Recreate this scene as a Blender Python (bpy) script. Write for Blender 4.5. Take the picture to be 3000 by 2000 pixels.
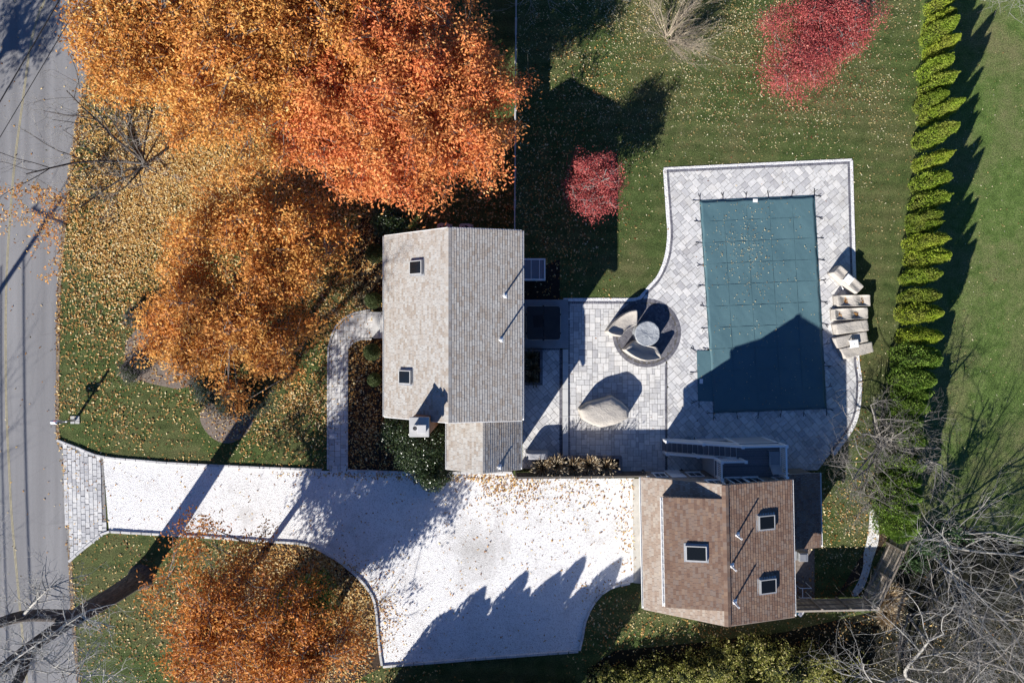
import bpy, math, random
import numpy as np
from mathutils import Vector, Matrix

for o in list(bpy.data.objects):
    bpy.data.objects.remove(o, do_unlink=True)
scene = bpy.context.scene
COL = scene.collection
R = math.radians
random.seed(7)
RNG = np.random.default_rng(11)

# ------------------------------------------------------------------ camera
H = 41.0          # drone height, metres
S = 0.0205        # metres per survey unit on the ground (plan drawn 3000 x 2000)
cam_d = bpy.data.cameras.new('camera')
cam_d.sensor_width = 36.0
cam_d.lens = 24.0
cam_d.clip_end = 2000
cam = bpy.data.objects.new('camera', cam_d)
cam.location = (0, 0, H)
COL.objects.link(cam)
scene.camera = cam

# ------------------------------------------------------------------ sky, sun, exposure
SUN_EL = 26.5
SUN_AZ = 56.0     # direction the shadows run, degrees from +x
world = bpy.data.worlds.new('World')
scene.world = world
world.use_nodes = True
wn = world.node_tree
bg = wn.nodes['Background']
sky = wn.nodes.new('ShaderNodeTexSky')
sky.sky_type = 'NISHITA'
sky.sun_disc = False
sky.sun_elevation = R(SUN_EL)
sky.sun_rotation = math.atan2(-math.cos(R(SUN_AZ)), -math.sin(R(SUN_AZ)))
sky.altitude = 0
sky.air_density = 0.75
sky.dust_density = 0.1
sky.ozone_density = 10.0
wn.links.new(sky.outputs[0], bg.inputs[0])
bg.inputs[1].default_value = 0.066
sun_d = bpy.data.lights.new('sun', 'SUN')
sun_d.energy = 5.0
sun_d.angle = R(0.53)
sun_d.color = (1.0, 0.955, 0.89)
sun = bpy.data.objects.new('sun', sun_d)
ldir = Vector((math.cos(R(SUN_EL)) * math.cos(R(SUN_AZ)), math.cos(R(SUN_EL)) * math.sin(R(SUN_AZ)), -math.sin(R(SUN_EL))))
sun.rotation_euler = ldir.to_track_quat('-Z', 'Y').to_euler()
sun.location = (-30, -40, 60)
COL.objects.link(sun)
scene.view_settings.view_transform = 'Standard'
scene.view_settings.look = 'None'
scene.view_settings.exposure = 0.92
scene.view_settings.gamma = 1.0
scene.view_settings.use_curve_mapping = False


def P(px, py, z=0.0):
    """plan point (3000x2000 survey sheet, seen from the drone) at height z -> world"""
    k = S * (1 - z / H)
    return ((px - 1500) * k, (1000 - py) * k, z)


def G(u, v):
    """ground plan offset from the sheet centre -> world xy"""
    return (u * S, -v * S)


# ------------------------------------------------------------------ materials
MATS = {}


class NT:
    def __init__(self, name):
        self.m = bpy.data.materials.new(name)
        self.m.use_nodes = True
        self.t = self.m.node_tree
        self.b = self.t.nodes['Principled BSDF']
        self.out = self.t.nodes['Material Output']
        MATS[name] = self.m

    def n(self, typ, **kw):
        nd = self.t.nodes.new('ShaderNode' + typ)
        for k, v in kw.items():
            setattr(nd, k, v)
        return nd

    def l(self, a, b):
        self.t.links.new(a, b)

    def coord(self, kind='Object'):
        return self.n('TexCoord').outputs[kind]

    def pos(self):
        return self.n('NewGeometry').outputs['Position']

    def noise(self, scale, detail=4, rough=0.6, vec=None, dist=0.0):
        nd = self.n('TexNoise')
        nd.inputs['Scale'].default_value = scale
        nd.inputs['Detail'].default_value = detail
        nd.inputs['Roughness'].default_value = rough
        nd.inputs['Distortion'].default_value = dist
        if vec is not None:
            self.l(vec, nd.inputs['Vector'])
        return nd.outputs['Fac']

    def voro(self, scale, vec=None, feature='F1', out='Distance'):
        nd = self.n('TexVoronoi', feature=feature)
        nd.inputs['Scale'].default_value = scale
        if vec is not None:
            self.l(vec, nd.inputs['Vector'])
        return nd.outputs[out]

    def ramp(self, fac, stops, interp='LINEAR'):
        nd = self.n('ValToRGB')
        r = nd.color_ramp
        r.interpolation = interp
        while len(r.elements) < len(stops):
            r.elements.new(0.5)
        for e, (p, c) in zip(r.elements, stops):
            e.position = p
            e.color = (c, c, c, 1) if isinstance(c, (int, float)) else (*c, 1)
        self.l(fac, nd.inputs['Fac'])
        return nd.outputs['Color']

    def mix(self, a, b, fac, mode='MIX'):
        nd = self.n('Mix', data_type='RGBA', blend_type=mode)
        for sock, v in ((nd.inputs[0], fac), (nd.inputs[6], a), (nd.inputs[7], b)):
            if isinstance(v, (int, float)):
                sock.default_value = v
            elif isinstance(v, tuple):
                sock.default_value = (*v, 1)
            else:
                self.l(v, sock)
        return nd.outputs[2]

    def math(self, op, a, b=0.0):
        nd = self.n('Math', operation=op)
        for i, v in enumerate((a, b)):
            if isinstance(v, (int, float)):
                nd.inputs[i].default_value = v
            else:
                self.l(v, nd.inputs[i])
        return nd.outputs[0]

    def bump(self, h, strength=0.5, dist=0.02):
        nd = self.n('Bump')
        nd.inputs['Strength'].default_value = strength
        nd.inputs['Distance'].default_value = dist
        self.l(h, nd.inputs['Height'])
        self.l(nd.outputs[0], self.b.inputs['Normal'])

    def piece(self):
        """one random number per separate piece: island and object together"""
        g = self.n('NewGeometry').outputs['Random Per Island']
        o = self.n('ObjectInfo').outputs['Random']
        return self.math('FRACT', self.math('ADD', g, o))

    def base(self, c):
        if isinstance(c, tuple):
            self.b.inputs['Base Color'].default_value = (*c, 1)
        else:
            self.l(c, self.b.inputs['Base Color'])

    def rough(self, r, spec=0.5, metal=0.0):
        self.b.inputs['Roughness'].default_value = r
        self.b.inputs['Specular IOR Level'].default_value = spec
        self.b.inputs['Metallic'].default_value = metal


def m_simple(name, col, rough=0.6, spec=0.4, metal=0.0, var=0.15, scale=3.0, bump=0.0):
    n = NT(name)
    f = n.noise(scale, 5, 0.65, n.pos())
    a = tuple(c * (1 - var) for c in col)
    b = tuple(min(1, c * (1 + var)) for c in col)
    n.base(n.ramp(f, [(0.3, a), (0.7, b)]))
    n.rough(rough, spec, metal)
    if bump:
        n.bump(n.noise(scale * 8, 3, 0.6, n.pos()), bump, 0.01)
    return n.m


def m_lawn(name, cols, brown, stripes=False):
    n = NT(name)
    p = n.pos()
    big = n.noise(0.16, 5, 0.6, p, 0.4)
    mid = n.noise(1.3, 5, 0.7, p)
    fine = n.noise(14, 4, 0.75, p)
    c = n.ramp(mid, [(0.28, cols[0]), (0.5, cols[1]), (0.72, cols[2])])
    c = n.mix(c, brown, n.ramp(n.math('MULTIPLY', big, n.math('ADD', mid, 0.5)), [(0.42, 0.0), (0.68, 0.8)]))
    c = n.mix(c, n.ramp(fine, [(0.3, 0.25), (0.5, 1.0), (0.68, 2.1)]), 0.85, 'MULTIPLY')
    if stripes:
        mp = n.n('Mapping')
        mp.inputs['Rotation'].default_value = (0, 0, R(3))
        n.l(p, mp.inputs['Vector'])
        w = n.n('TexWave', wave_type='BANDS', bands_direction='Y')
        w.inputs['Scale'].default_value = 0.36
        w.inputs['Distortion'].default_value = 1.2
        w.inputs['Detail'].default_value = 2
        w.inputs['Detail Scale'].default_value = 0.6
        n.l(mp.outputs[0], w.inputs['Vector'])
        c = n.mix(c, n.ramp(w.outputs['Fac'], [(0.1, 0.85), (0.9, 1.14)]), 0.7, 'MULTIPLY')
    n.base(c)
    n.rough(0.95, 0.15)
    n.bump(n.math('ADD', fine, n.noise(40, 2, 0.7, p)), 1.0, 0.07)
    return n.m


M_LAWN = m_lawn('lawn', [(0.050, 0.075, 0.021), (0.078, 0.112, 0.033), (0.116, 0.148, 0.048)], (0.142, 0.136, 0.06), True)
M_LAWN2 = m_lawn('neighbour_lawn', [(0.065, 0.108, 0.024), (0.113, 0.175, 0.042), (0.17, 0.225, 0.07)], (0.20, 0.185, 0.088))


def m_gravel():
    n = NT('white_gravel')
    p = n.pos()
    v = n.voro(26, p, out='Color')
    sep = n.n('SeparateColor')
    n.l(v, sep.inputs[0])
    st = n.ramp(sep.outputs[0], [(0.0, (0.50, 0.48, 0.46)), (0.14, (0.72, 0.705, 0.695)), (0.45, (0.86, 0.852, 0.845)), (1, (0.91, 0.905, 0.9))])
    d = n.ramp(n.noise(0.55, 6, 0.68, p, 0.6), [(0.52, 0.0), (0.76, 0.5)])
    c = n.mix(st, (0.36, 0.335, 0.30), d)
    vd = n.n('VectorMath', operation='DISTANCE')
    n.l(p, vd.inputs[0])
    vd.inputs[1].default_value = (-2.0, -12.6, 0.0)
    wd = n.math('ADD', vd.outputs['Value'], n.math('MULTIPLY', n.noise(0.8, 5, 0.7, p), 5.0))
    c = n.mix(c, (0.34, 0.32, 0.29), n.ramp(n.math('MULTIPLY', wd, 0.1), [(0.26, 0.62), (0.48, 0.0)]))
    sp = n.ramp(n.noise(3.2, 5, 0.8, p), [(0.6, 0.0), (0.72, 0.7)])
    c = n.mix(c, (0.34, 0.27, 0.2), sp)
    n.base(c)
    n.rough(0.9, 0.2)
    n.bump(n.voro(26, p), 1.0, 0.035)
    return n.m


def m_asphalt():
    n = NT('asphalt')
    p = n.pos()
    g = n.ramp(n.noise(30, 3, 0.8, p), [(0.3, 0.75), (0.7, 1.25)])
    mp = n.n('Mapping')
    mp.inputs['Scale'].default_value = (1.4, 0.05, 1)
    mp.inputs['Rotation'].default_value = (0, 0, R(-2))
    n.l(p, mp.inputs['Vector'])
    tr = n.ramp(n.noise(1.0, 3, 0.5, mp.outputs[0]), [(0.3, (0.175, 0.172, 0.175)), (0.55, (0.22, 0.217, 0.22)), (0.75, (0.27, 0.266, 0.268))])
    c = n.mix(tr, g, 0.6, 'MULTIPLY')
    cr = n.ramp(n.voro(0.35, p, 'DISTANCE_TO_EDGE'), [(0.0, 0.72), (0.006, 1.0)])
    c = n.mix(c, cr, 0.5, 'MULTIPLY')
    n.base(c)
    n.rough(0.85, 0.3)
    n.bump(n.noise(60, 2, 0.7, p), 0.5, 0.006)
    return n.m


def m_pieces(name, stops, rough=0.8, grain=9.0, gvar=0.25, bump=0.3, spec=0.3, stain=None):
    """material for stones, pavers, shingles: a tint for each piece, grain on top"""
    n = NT(name)
    p = n.pos()
    c = n.ramp(n.piece(), stops)
    c = n.mix(c, n.ramp(n.noise(grain, 5, 0.75, p), [(0.3, 1 - gvar), (0.7, 1 + gvar)]), 0.9, 'MULTIPLY')
    if stain:
        c = n.mix(c, stain[0], n.ramp(n.noise(stain[1], 5, 0.7, p, 0.5), [(0.5, 0.0), (0.75, stain[2])]))
    n.base(c)
    n.rough(rough, spec)
    n.bump(n.noise(grain * 5, 3, 0.7, p), bump, 0.006)
    return n.m


M_GRAVEL = m_gravel()
M_ASPHALT = m_asphalt()
M_PAVER = m_pieces('light_paver', [(0.0, (0.40, 0.395, 0.40)), (0.15, (0.47, 0.465, 0.465)), (0.45, (0.55, 0.545, 0.535)), (0.8, (0.61, 0.60, 0.585)), (1.0, (0.66, 0.645, 0.62))], 0.75, 6, 0.16, stain=((0.33, 0.29, 0.23), 0.9, 0.35))
M_DARKPAVER = m_pieces('dark_paver', [(0.0, (0.094, 0.092, 0.111)), (0.5, (0.137, 0.135, 0.155)), (1.0, (0.187, 0.184, 0.204))], 0.75, 12, 0.2)
M_COBBLE = m_pieces('granite_sett', [(0.0, (0.378, 0.378, 0.387)), (0.5, (0.504, 0.504, 0.504)), (1.0, (0.612, 0.603, 0.585))], 0.8, 10, 0.25, 0.6)
M_KERB = m_pieces('kerb_stone', [(0.0, (0.40, 0.40, 0.40)), (1.0, (0.58, 0.57, 0.56))], 0.8, 8, 0.25, 0.5)
M_KERBSAND = m_simple('pale_joint_sand', (0.24, 0.235, 0.23), 0.95, 0.1, var=0.25, scale=8)
M_JOINT = m_simple('joint_sand', (0.10, 0.093, 0.085), 0.95, 0.1, var=0.3, scale=8)
M_SHINGLE_TAN = m_pieces('tan_shingle', [(0.0, (0.281, 0.240, 0.202)), (0.2, (0.325, 0.291, 0.255)), (0.5, (0.350, 0.326, 0.298)), (0.8, (0.365, 0.348, 0.324)), (1.0, (0.388, 0.377, 0.355))], 0.9, 14, 0.12, 0.5, 0.15)
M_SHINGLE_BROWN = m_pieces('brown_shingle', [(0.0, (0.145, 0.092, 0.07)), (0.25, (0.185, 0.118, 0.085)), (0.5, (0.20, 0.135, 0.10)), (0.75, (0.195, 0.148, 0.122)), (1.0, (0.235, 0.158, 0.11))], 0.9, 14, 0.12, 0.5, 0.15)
M_SHINGLE_PALE = m_pieces('pale_shingle', [(0.0, (0.259, 0.196, 0.155)), (0.4, (0.305, 0.241, 0.193)), (0.7, (0.322, 0.276, 0.236)), (1.0, (0.356, 0.305, 0.253))], 0.9, 14, 0.12, 0.5, 0.15)  # paler shingle tint, laid on the garage's west slope
M_SIDING = m_pieces('cedar_siding', [(0.0, (0.22, 0.175, 0.14)), (1.0, (0.33, 0.27, 0.22))], 0.85, 6, 0.25)
M_WHITE = m_simple('white_paint', (0.80, 0.80, 0.79), 0.45, 0.5, var=0.04)
M_WHITE_PLASTIC = m_simple('white_plastic', (0.82, 0.82, 0.81), 0.35, 0.5, var=0.03)
M_FRAME = m_simple('skylight_trim', (0.42, 0.42, 0.41), 0.5, 0.4, var=0.06)
M_GALV = m_simple('grey_metal', (0.42, 0.43, 0.44), 0.4, 0.5, 0.6, var=0.1)
M_DARKMETAL = m_simple('dark_metal', (0.035, 0.035, 0.04), 0.45, 0.5, 0.3, var=0.2)
M_CONCRETE = m_simple('concrete', (0.42, 0.40, 0.36), 0.85, 0.25, var=0.16, scale=2.0, bump=0.2)
M_BLUESTONE = m_simple('bluestone', (0.27, 0.285, 0.305), 0.8, 0.3, var=0.1, scale=2.0, bump=0.15)
M_LIMESTONE = m_simple('limestone', (0.52, 0.52, 0.51), 0.8, 0.3, var=0.08, scale=2.0, bump=0.15)
M_DECK = m_pieces('grey_deck_board', [(0.0, (0.15, 0.15, 0.165)), (1.0, (0.21, 0.205, 0.22))], 0.6, 8, 0.12)
M_WOOD = m_pieces('weathered_fence_wood', [(0.0, (0.20, 0.165, 0.13)), (0.5, (0.28, 0.24, 0.195)), (1.0, (0.37, 0.32, 0.265))], 0.85, 12, 0.3, 0.5)
M_DARKWOOD = m_pieces('dark_fence_wood', [(0.0, (0.07, 0.06, 0.052)), (1.0, (0.13, 0.115, 0.10))], 0.8, 12, 0.3, 0.4)
M_VINYL = m_simple('vinyl_fence', (0.45, 0.44, 0.44), 0.5, 0.4, var=0.06)
M_BRICK = m_pieces('brick', [(0.0, (0.17, 0.09, 0.055)), (0.5, (0.27, 0.15, 0.09)), (1.0, (0.34, 0.21, 0.14))], 0.9, 12, 0.25, 0.5)
M_CAP = m_simple('chimney_cap', (0.44, 0.435, 0.42), 0.8, 0.25, var=0.08, scale=3)
M_FLUE = m_simple('clay_flue', (0.52, 0.51, 0.49), 0.8, 0.25, var=0.08)
M_MULCH = m_simple('mulch', (0.06, 0.042, 0.03), 0.95, 0.1, var=0.5, scale=9, bump=0.8)
M_DIRT = m_simple('bare_dirt', (0.21, 0.165, 0.12), 0.95, 0.1, var=0.4, scale=4, bump=0.6)
M_ROCKBED = m_simple('grey_mulch', (0.19, 0.155, 0.13), 0.95, 0.1, var=0.4, scale=7, bump=0.8)
M_SOIL = m_simple('damp_soil', (0.03, 0.024, 0.019), 0.95, 0.1, var=0.4, scale=6, bump=0.6)
M_UNDER = m_simple('woodland_floor', (0.018, 0.018, 0.011), 0.95, 0.1, var=0.5, scale=2.5, bump=0.8)  # base darkened to stand in for shade the sparse twigs don't cast
M_YELLOW = m_simple('road_paint', (0.33, 0.29, 0.18), 0.7, 0.3, var=0.3, scale=6)
M_LID = m_simple('spa_cover', (0.028, 0.026, 0.028), 0.55, 0.4, var=0.25, scale=2.5)
M_SPA = m_simple('spa_cabinet', (0.11, 0.10, 0.095), 0.6, 0.4, var=0.1)
M_CABLE = m_simple('black_cable', (0.02, 0.02, 0.022), 0.6, 0.3, var=0.1)
M_POLE = m_simple('pole_wood', (0.14, 0.10, 0.07), 0.9, 0.2, var=0.3)
M_BARK = None


def m_cloth(name, col, rough=0.8, bump=0.35, scale=7, spec=0.25):
    n = NT(name)
    p = n.pos()
    f = n.noise(1.6, 5, 0.6, p)
    n.base(n.ramp(f, [(0.25, tuple(c * 0.86 for c in col)), (0.75, tuple(min(1, c * 1.08) for c in col))]))
    n.rough(rough, spec)
    n.bump(n.noise(scale, 3, 0.5, p, 1.6), bump, 0.05)
    return n.m


M_BEIGE = m_cloth('beige_cover_cloth', (0.43, 0.395, 0.35), bump=0.7)
M_GREYCLOTH = m_cloth('grey_cover_cloth', (0.33, 0.33, 0.345))
M_SILVER = m_cloth('silver_vinyl_cover', (0.320, 0.340, 0.360), 0.42, 0.8, 6, 0.5)
M_DIRTYLEAF = m_simple('wet_leaf_stain', (0.20, 0.13, 0.06), 0.9, 0.2, var=0.4, scale=10)


def m_poolcover():
    n = NT('pool_cover_mesh')
    p = n.pos()
    f = n.noise(0.5, 4, 0.6, p)
    c = n.ramp(f, [(0.3, (0.064, 0.128, 0.150)), (0.7, (0.083, 0.157, 0.178))])
    c = n.mix(c, n.ramp(n.noise(45, 2, 0.6, p), [(0.3, 0.9), (0.7, 1.1)]), 0.8, 'MULTIPLY')
    n.base(c)
    n.rough(0.62, 0.35)
    w = n.n('TexWave', wave_type='BANDS', bands_direction='DIAGONAL')
    w.inputs['Scale'].default_value = 1.0
    w.inputs['Distortion'].default_value = 5
    n.l(p, w.inputs['Vector'])
    n.bump(n.math('ADD', n.math('MULTIPLY', w.outputs['Fac'], 0.25), n.noise(2.2, 4, 0.6, p, 1.5)), 0.25, 0.03)
    return n.m


M_POOL = m_poolcover()
M_WEB = m_simple('webbing', (0.062, 0.132, 0.15), 0.7, 0.3, var=0.1)
M_STRAP = m_simple('black_strap', (0.02, 0.018, 0.018), 0.7, 0.3, var=0.2)


def m_glass(name, col, rough=0.05):
    n = NT(name)
    n.base(col)
    n.rough(rough, 0.3)
    return n.m


M_GLASS = m_glass('skylight_glass', (0.008, 0.01, 0.012), 0.12)
M_GLASS2 = m_glass('dark_glass', (0.02, 0.024, 0.028))


def m_poly():
    n = NT('clear_panel')
    n.base((0.30, 0.31, 0.36))
    n.rough(0.15, 0.5)
    n.b.inputs['Transmission Weight'].default_value = 0.35
    return n.m


M_PANEL = m_poly()


def m_leaf(name, stops, transl=0.35, rough=0.6, hue=None, spec=0.3, objvar=False):
    """leaf material: colour from the leaf's own number, light passes through"""
    n = NT(name)
    at = n.n('Attribute', attribute_name='rnd')
    c = n.ramp(at.outputs['Fac'], stops)
    if objvar:
        c = n.mix(c, n.ramp(n.n('ObjectInfo').outputs['Random'], [(0.0, (0.72, 0.74, 0.8)), (0.5, (1.0, 1.0, 1.0)), (1.0, (1.25, 1.12, 1.0))]), 1.0, 'MULTIPLY')
    if hue:
        c = n.mix(c, hue[0], n.ramp(n.noise(hue[1], 4, 0.6, n.pos()), [(0.42, 0.0), (0.66, hue[2])]))
    n.base(c)
    n.rough(rough, spec)
    tr = n.n('BsdfTranslucent')
    n.l(c, tr.inputs['Color'])
    mx = n.n('MixShader')
    mx.inputs[0].default_value = transl
    n.l(n.b.outputs[0], mx.inputs[1])
    n.l(tr.outputs[0], mx.inputs[2])
    n.l(mx.outputs[0], n.out.inputs['Surface'])
    return n.m


M_ORANGE = m_leaf('orange_leaf', [(0.0, (0.213, 0.072, 0.017)), (0.2, (0.451, 0.158, 0.033)), (0.5, (0.627, 0.242, 0.053)), (0.78, (0.753, 0.363, 0.088)), (0.9, (0.828, 0.508, 0.153)), (1, (0.880, 0.750, 0.330))], 0.35, hue=((0.739, 0.464, 0.126), 0.6, 0.6))
M_REDORANGE = m_leaf('red_orange_leaf', [(0.0, (0.255, 0.066, 0.021)), (0.2, (0.511, 0.137, 0.044)), (0.5, (0.702, 0.208, 0.071)), (0.78, (0.791, 0.290, 0.097)), (0.92, (0.817, 0.427, 0.141)), (1, (0.880, 0.689, 0.335))], 0.35, hue=((0.730, 0.403, 0.115), 0.6, 0.55))
M_GOLD = m_leaf('gold_leaf', [(0.0, (0.246, 0.091, 0.017)), (0.25, (0.517, 0.193, 0.036)), (0.6, (0.665, 0.326, 0.077)), (0.85, (0.789, 0.508, 0.153)), (1, (0.880, 0.750, 0.330))], 0.35)
M_RUST = m_leaf('rust_leaf', [(0.0, (0.202, 0.064, 0.016)), (0.3, (0.484, 0.161, 0.029)), (0.7, (0.646, 0.258, 0.047)), (0.9, (0.780, 0.425, 0.106)), (1, (0.880, 0.708, 0.282))], 0.35)
M_RED = m_leaf('crimson_leaf', [(0.0, (0.188, 0.030, 0.031)), (0.4, (0.377, 0.065, 0.063)), (0.75, (0.538, 0.131, 0.119)), (1, (0.698, 0.298, 0.226))], 0.3)
M_THUJA = m_leaf('arborvitae_spray', [(0.0, (0.129, 0.206, 0.020)), (0.5, (0.258, 0.363, 0.036)), (1, (0.386, 0.484, 0.073))], 0.25, hue=((0.299, 0.269, 0.077), 1.1, 0.45), objvar=True)
M_THUJA2 = m_leaf('dull_arborvitae_spray', [(0.0, (0.078, 0.154, 0.025)), (0.5, (0.169, 0.273, 0.042)), (1, (0.286, 0.393, 0.077))], 0.25)
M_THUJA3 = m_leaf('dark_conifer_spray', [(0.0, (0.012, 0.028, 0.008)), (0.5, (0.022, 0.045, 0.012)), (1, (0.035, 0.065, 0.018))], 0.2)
M_SPRUCE = m_leaf('spruce_needle', [(0.0, (0.02, 0.03, 0.026)), (0.6, (0.05, 0.065, 0.055)), (1, (0.09, 0.11, 0.09))], 0.15)
M_HOLLY = m_leaf('glossy_evergreen_leaf', [(0.0, (0.012, 0.024, 0.01)), (0.6, (0.028, 0.05, 0.018)), (1, (0.07, 0.10, 0.03))], 0.1, 0.32, spec=0.6)
M_BOX = m_leaf('boxwood_leaf', [(0.0, (0.04, 0.06, 0.018)), (0.6, (0.08, 0.11, 0.035)), (1, (0.13, 0.16, 0.06))], 0.2)
M_BUSH = m_leaf('yellow_green_leaf', [(0.0, (0.101, 0.111, 0.023)), (0.4, (0.253, 0.260, 0.051)), (0.8, (0.455, 0.447, 0.127)), (1, (0.607, 0.497, 0.253))], 0.35)
M_IVY = m_leaf('ivy_leaf', [(0.0, (0.02, 0.05, 0.015)), (1, (0.07, 0.13, 0.04))], 0.2)
M_HEATH = m_leaf('heather_sprig', [(0.0, (0.05, 0.045, 0.045)), (0.6, (0.13, 0.115, 0.12)), (1, (0.26, 0.235, 0.24))], 0.15)
M_STRAW = m_leaf('dry_grass_blade', [(0.0, (0.22, 0.13, 0.055)), (0.5, (0.40, 0.29, 0.16)), (1, (0.62, 0.53, 0.38))], 0.3)
M_DARKGRASS = m_leaf('dark_grass_blade', [(0.0, (0.03, 0.035, 0.018)), (0.7, (0.10, 0.09, 0.05)), (1, (0.26, 0.22, 0.14))], 0.3)
M_FALLEN = m_leaf('fallen_leaf', [(0.0, (0.10, 0.035, 0.01)), (0.22, (0.30, 0.125, 0.028)), (0.5, (0.50, 0.27, 0.07)), (0.8, (0.64, 0.44, 0.17)), (1.0, (0.78, 0.66, 0.40))], 0.1, 0.7)
M_FALLENGOLD = m_leaf('gold_fallen_leaf', [(0.0, (0.26, 0.10, 0.02)), (0.3, (0.50, 0.26, 0.06)), (0.7, (0.68, 0.46, 0.16)), (1.0, (0.80, 0.66, 0.38))], 0.15, 0.7)
M_FALLENPALE = m_leaf('pale_fallen_leaf', [(0.0, (0.20, 0.11, 0.04)), (0.3, (0.42, 0.30, 0.11)), (0.7, (0.58, 0.49, 0.25)), (1.0, (0.74, 0.69, 0.48))], 0.1, 0.7)
M_FALLENRED = m_leaf('red_fallen_leaf', [(0.0, (0.13, 0.03, 0.02)), (0.6, (0.26, 0.06, 0.035)), (1.0, (0.40, 0.16, 0.07))], 0.1, 0.7)


def m_bark(name, a, b):
    n = NT(name)
    p = n.pos()
    mp = n.n('Mapping')
    mp.inputs['Scale'].default_value = (7, 7, 1.5)
    n.l(p, mp.inputs['Vector'])
    f = n.noise(1.6, 5, 0.7, mp.outputs[0])
    n.base(n.ramp(f, [(0.3, a), (0.7, b)]))
    n.rough(0.9, 0.2)
    n.bump(f, 1.0, 0.08)
    return n.m


M_BARKDARK = m_bark('dark_bark', (0.035, 0.03, 0.028), (0.15, 0.125, 0.11))
M_BARKGREY = m_bark('grey_bark', (0.15, 0.135, 0.12), (0.34, 0.315, 0.285))
M_BARKPALE = m_bark('pale_bark', (0.25, 0.235, 0.21), (0.47, 0.45, 0.41))
M_TWIG = m_bark('pale_twig', (0.36, 0.34, 0.31), (0.56, 0.54, 0.50))
M_BARKTAN = m_bark('tan_bark', (0.30, 0.24, 0.17), (0.50, 0.43, 0.34))
M_COREDARK = m_simple('dark_core', (0.02, 0.027, 0.012), 0.95, 0.1, var=0.3)  # solid dark core added inside crowns and shrubs to block light


# ------------------------------------------------------------------ object helpers
def tag(o, label=None, cat=None, group=None, kind=None):
    if label:
        o['label'] = label
    if cat:
        o['category'] = cat
    if group:
        o['group'] = group
    if kind:
        o['kind'] = kind
    return o


def thing(name, loc, label, cat, group=None, rz=0.0):
    o = bpy.data.objects.new(name, None)
    o.empty_display_size = 0.2
    o.location = loc
    o.rotation_euler = (0, 0, rz)
    COL.objects.link(o)
    return tag(o, label, cat, group)


def link(name, me, parent=None, world_coords=True):
    o = bpy.data.objects.new(name, me)
    COL.objects.link(o)
    if parent is not None:
        o.parent = parent
        if world_coords:
            t = parent.location if parent.parent is None else Vector((0, 0, 0))
            o.matrix_parent_inverse = Matrix.Translation(-t)
    return o


XF = [None]     # optional xy transform while a rotated building is being drawn


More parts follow.
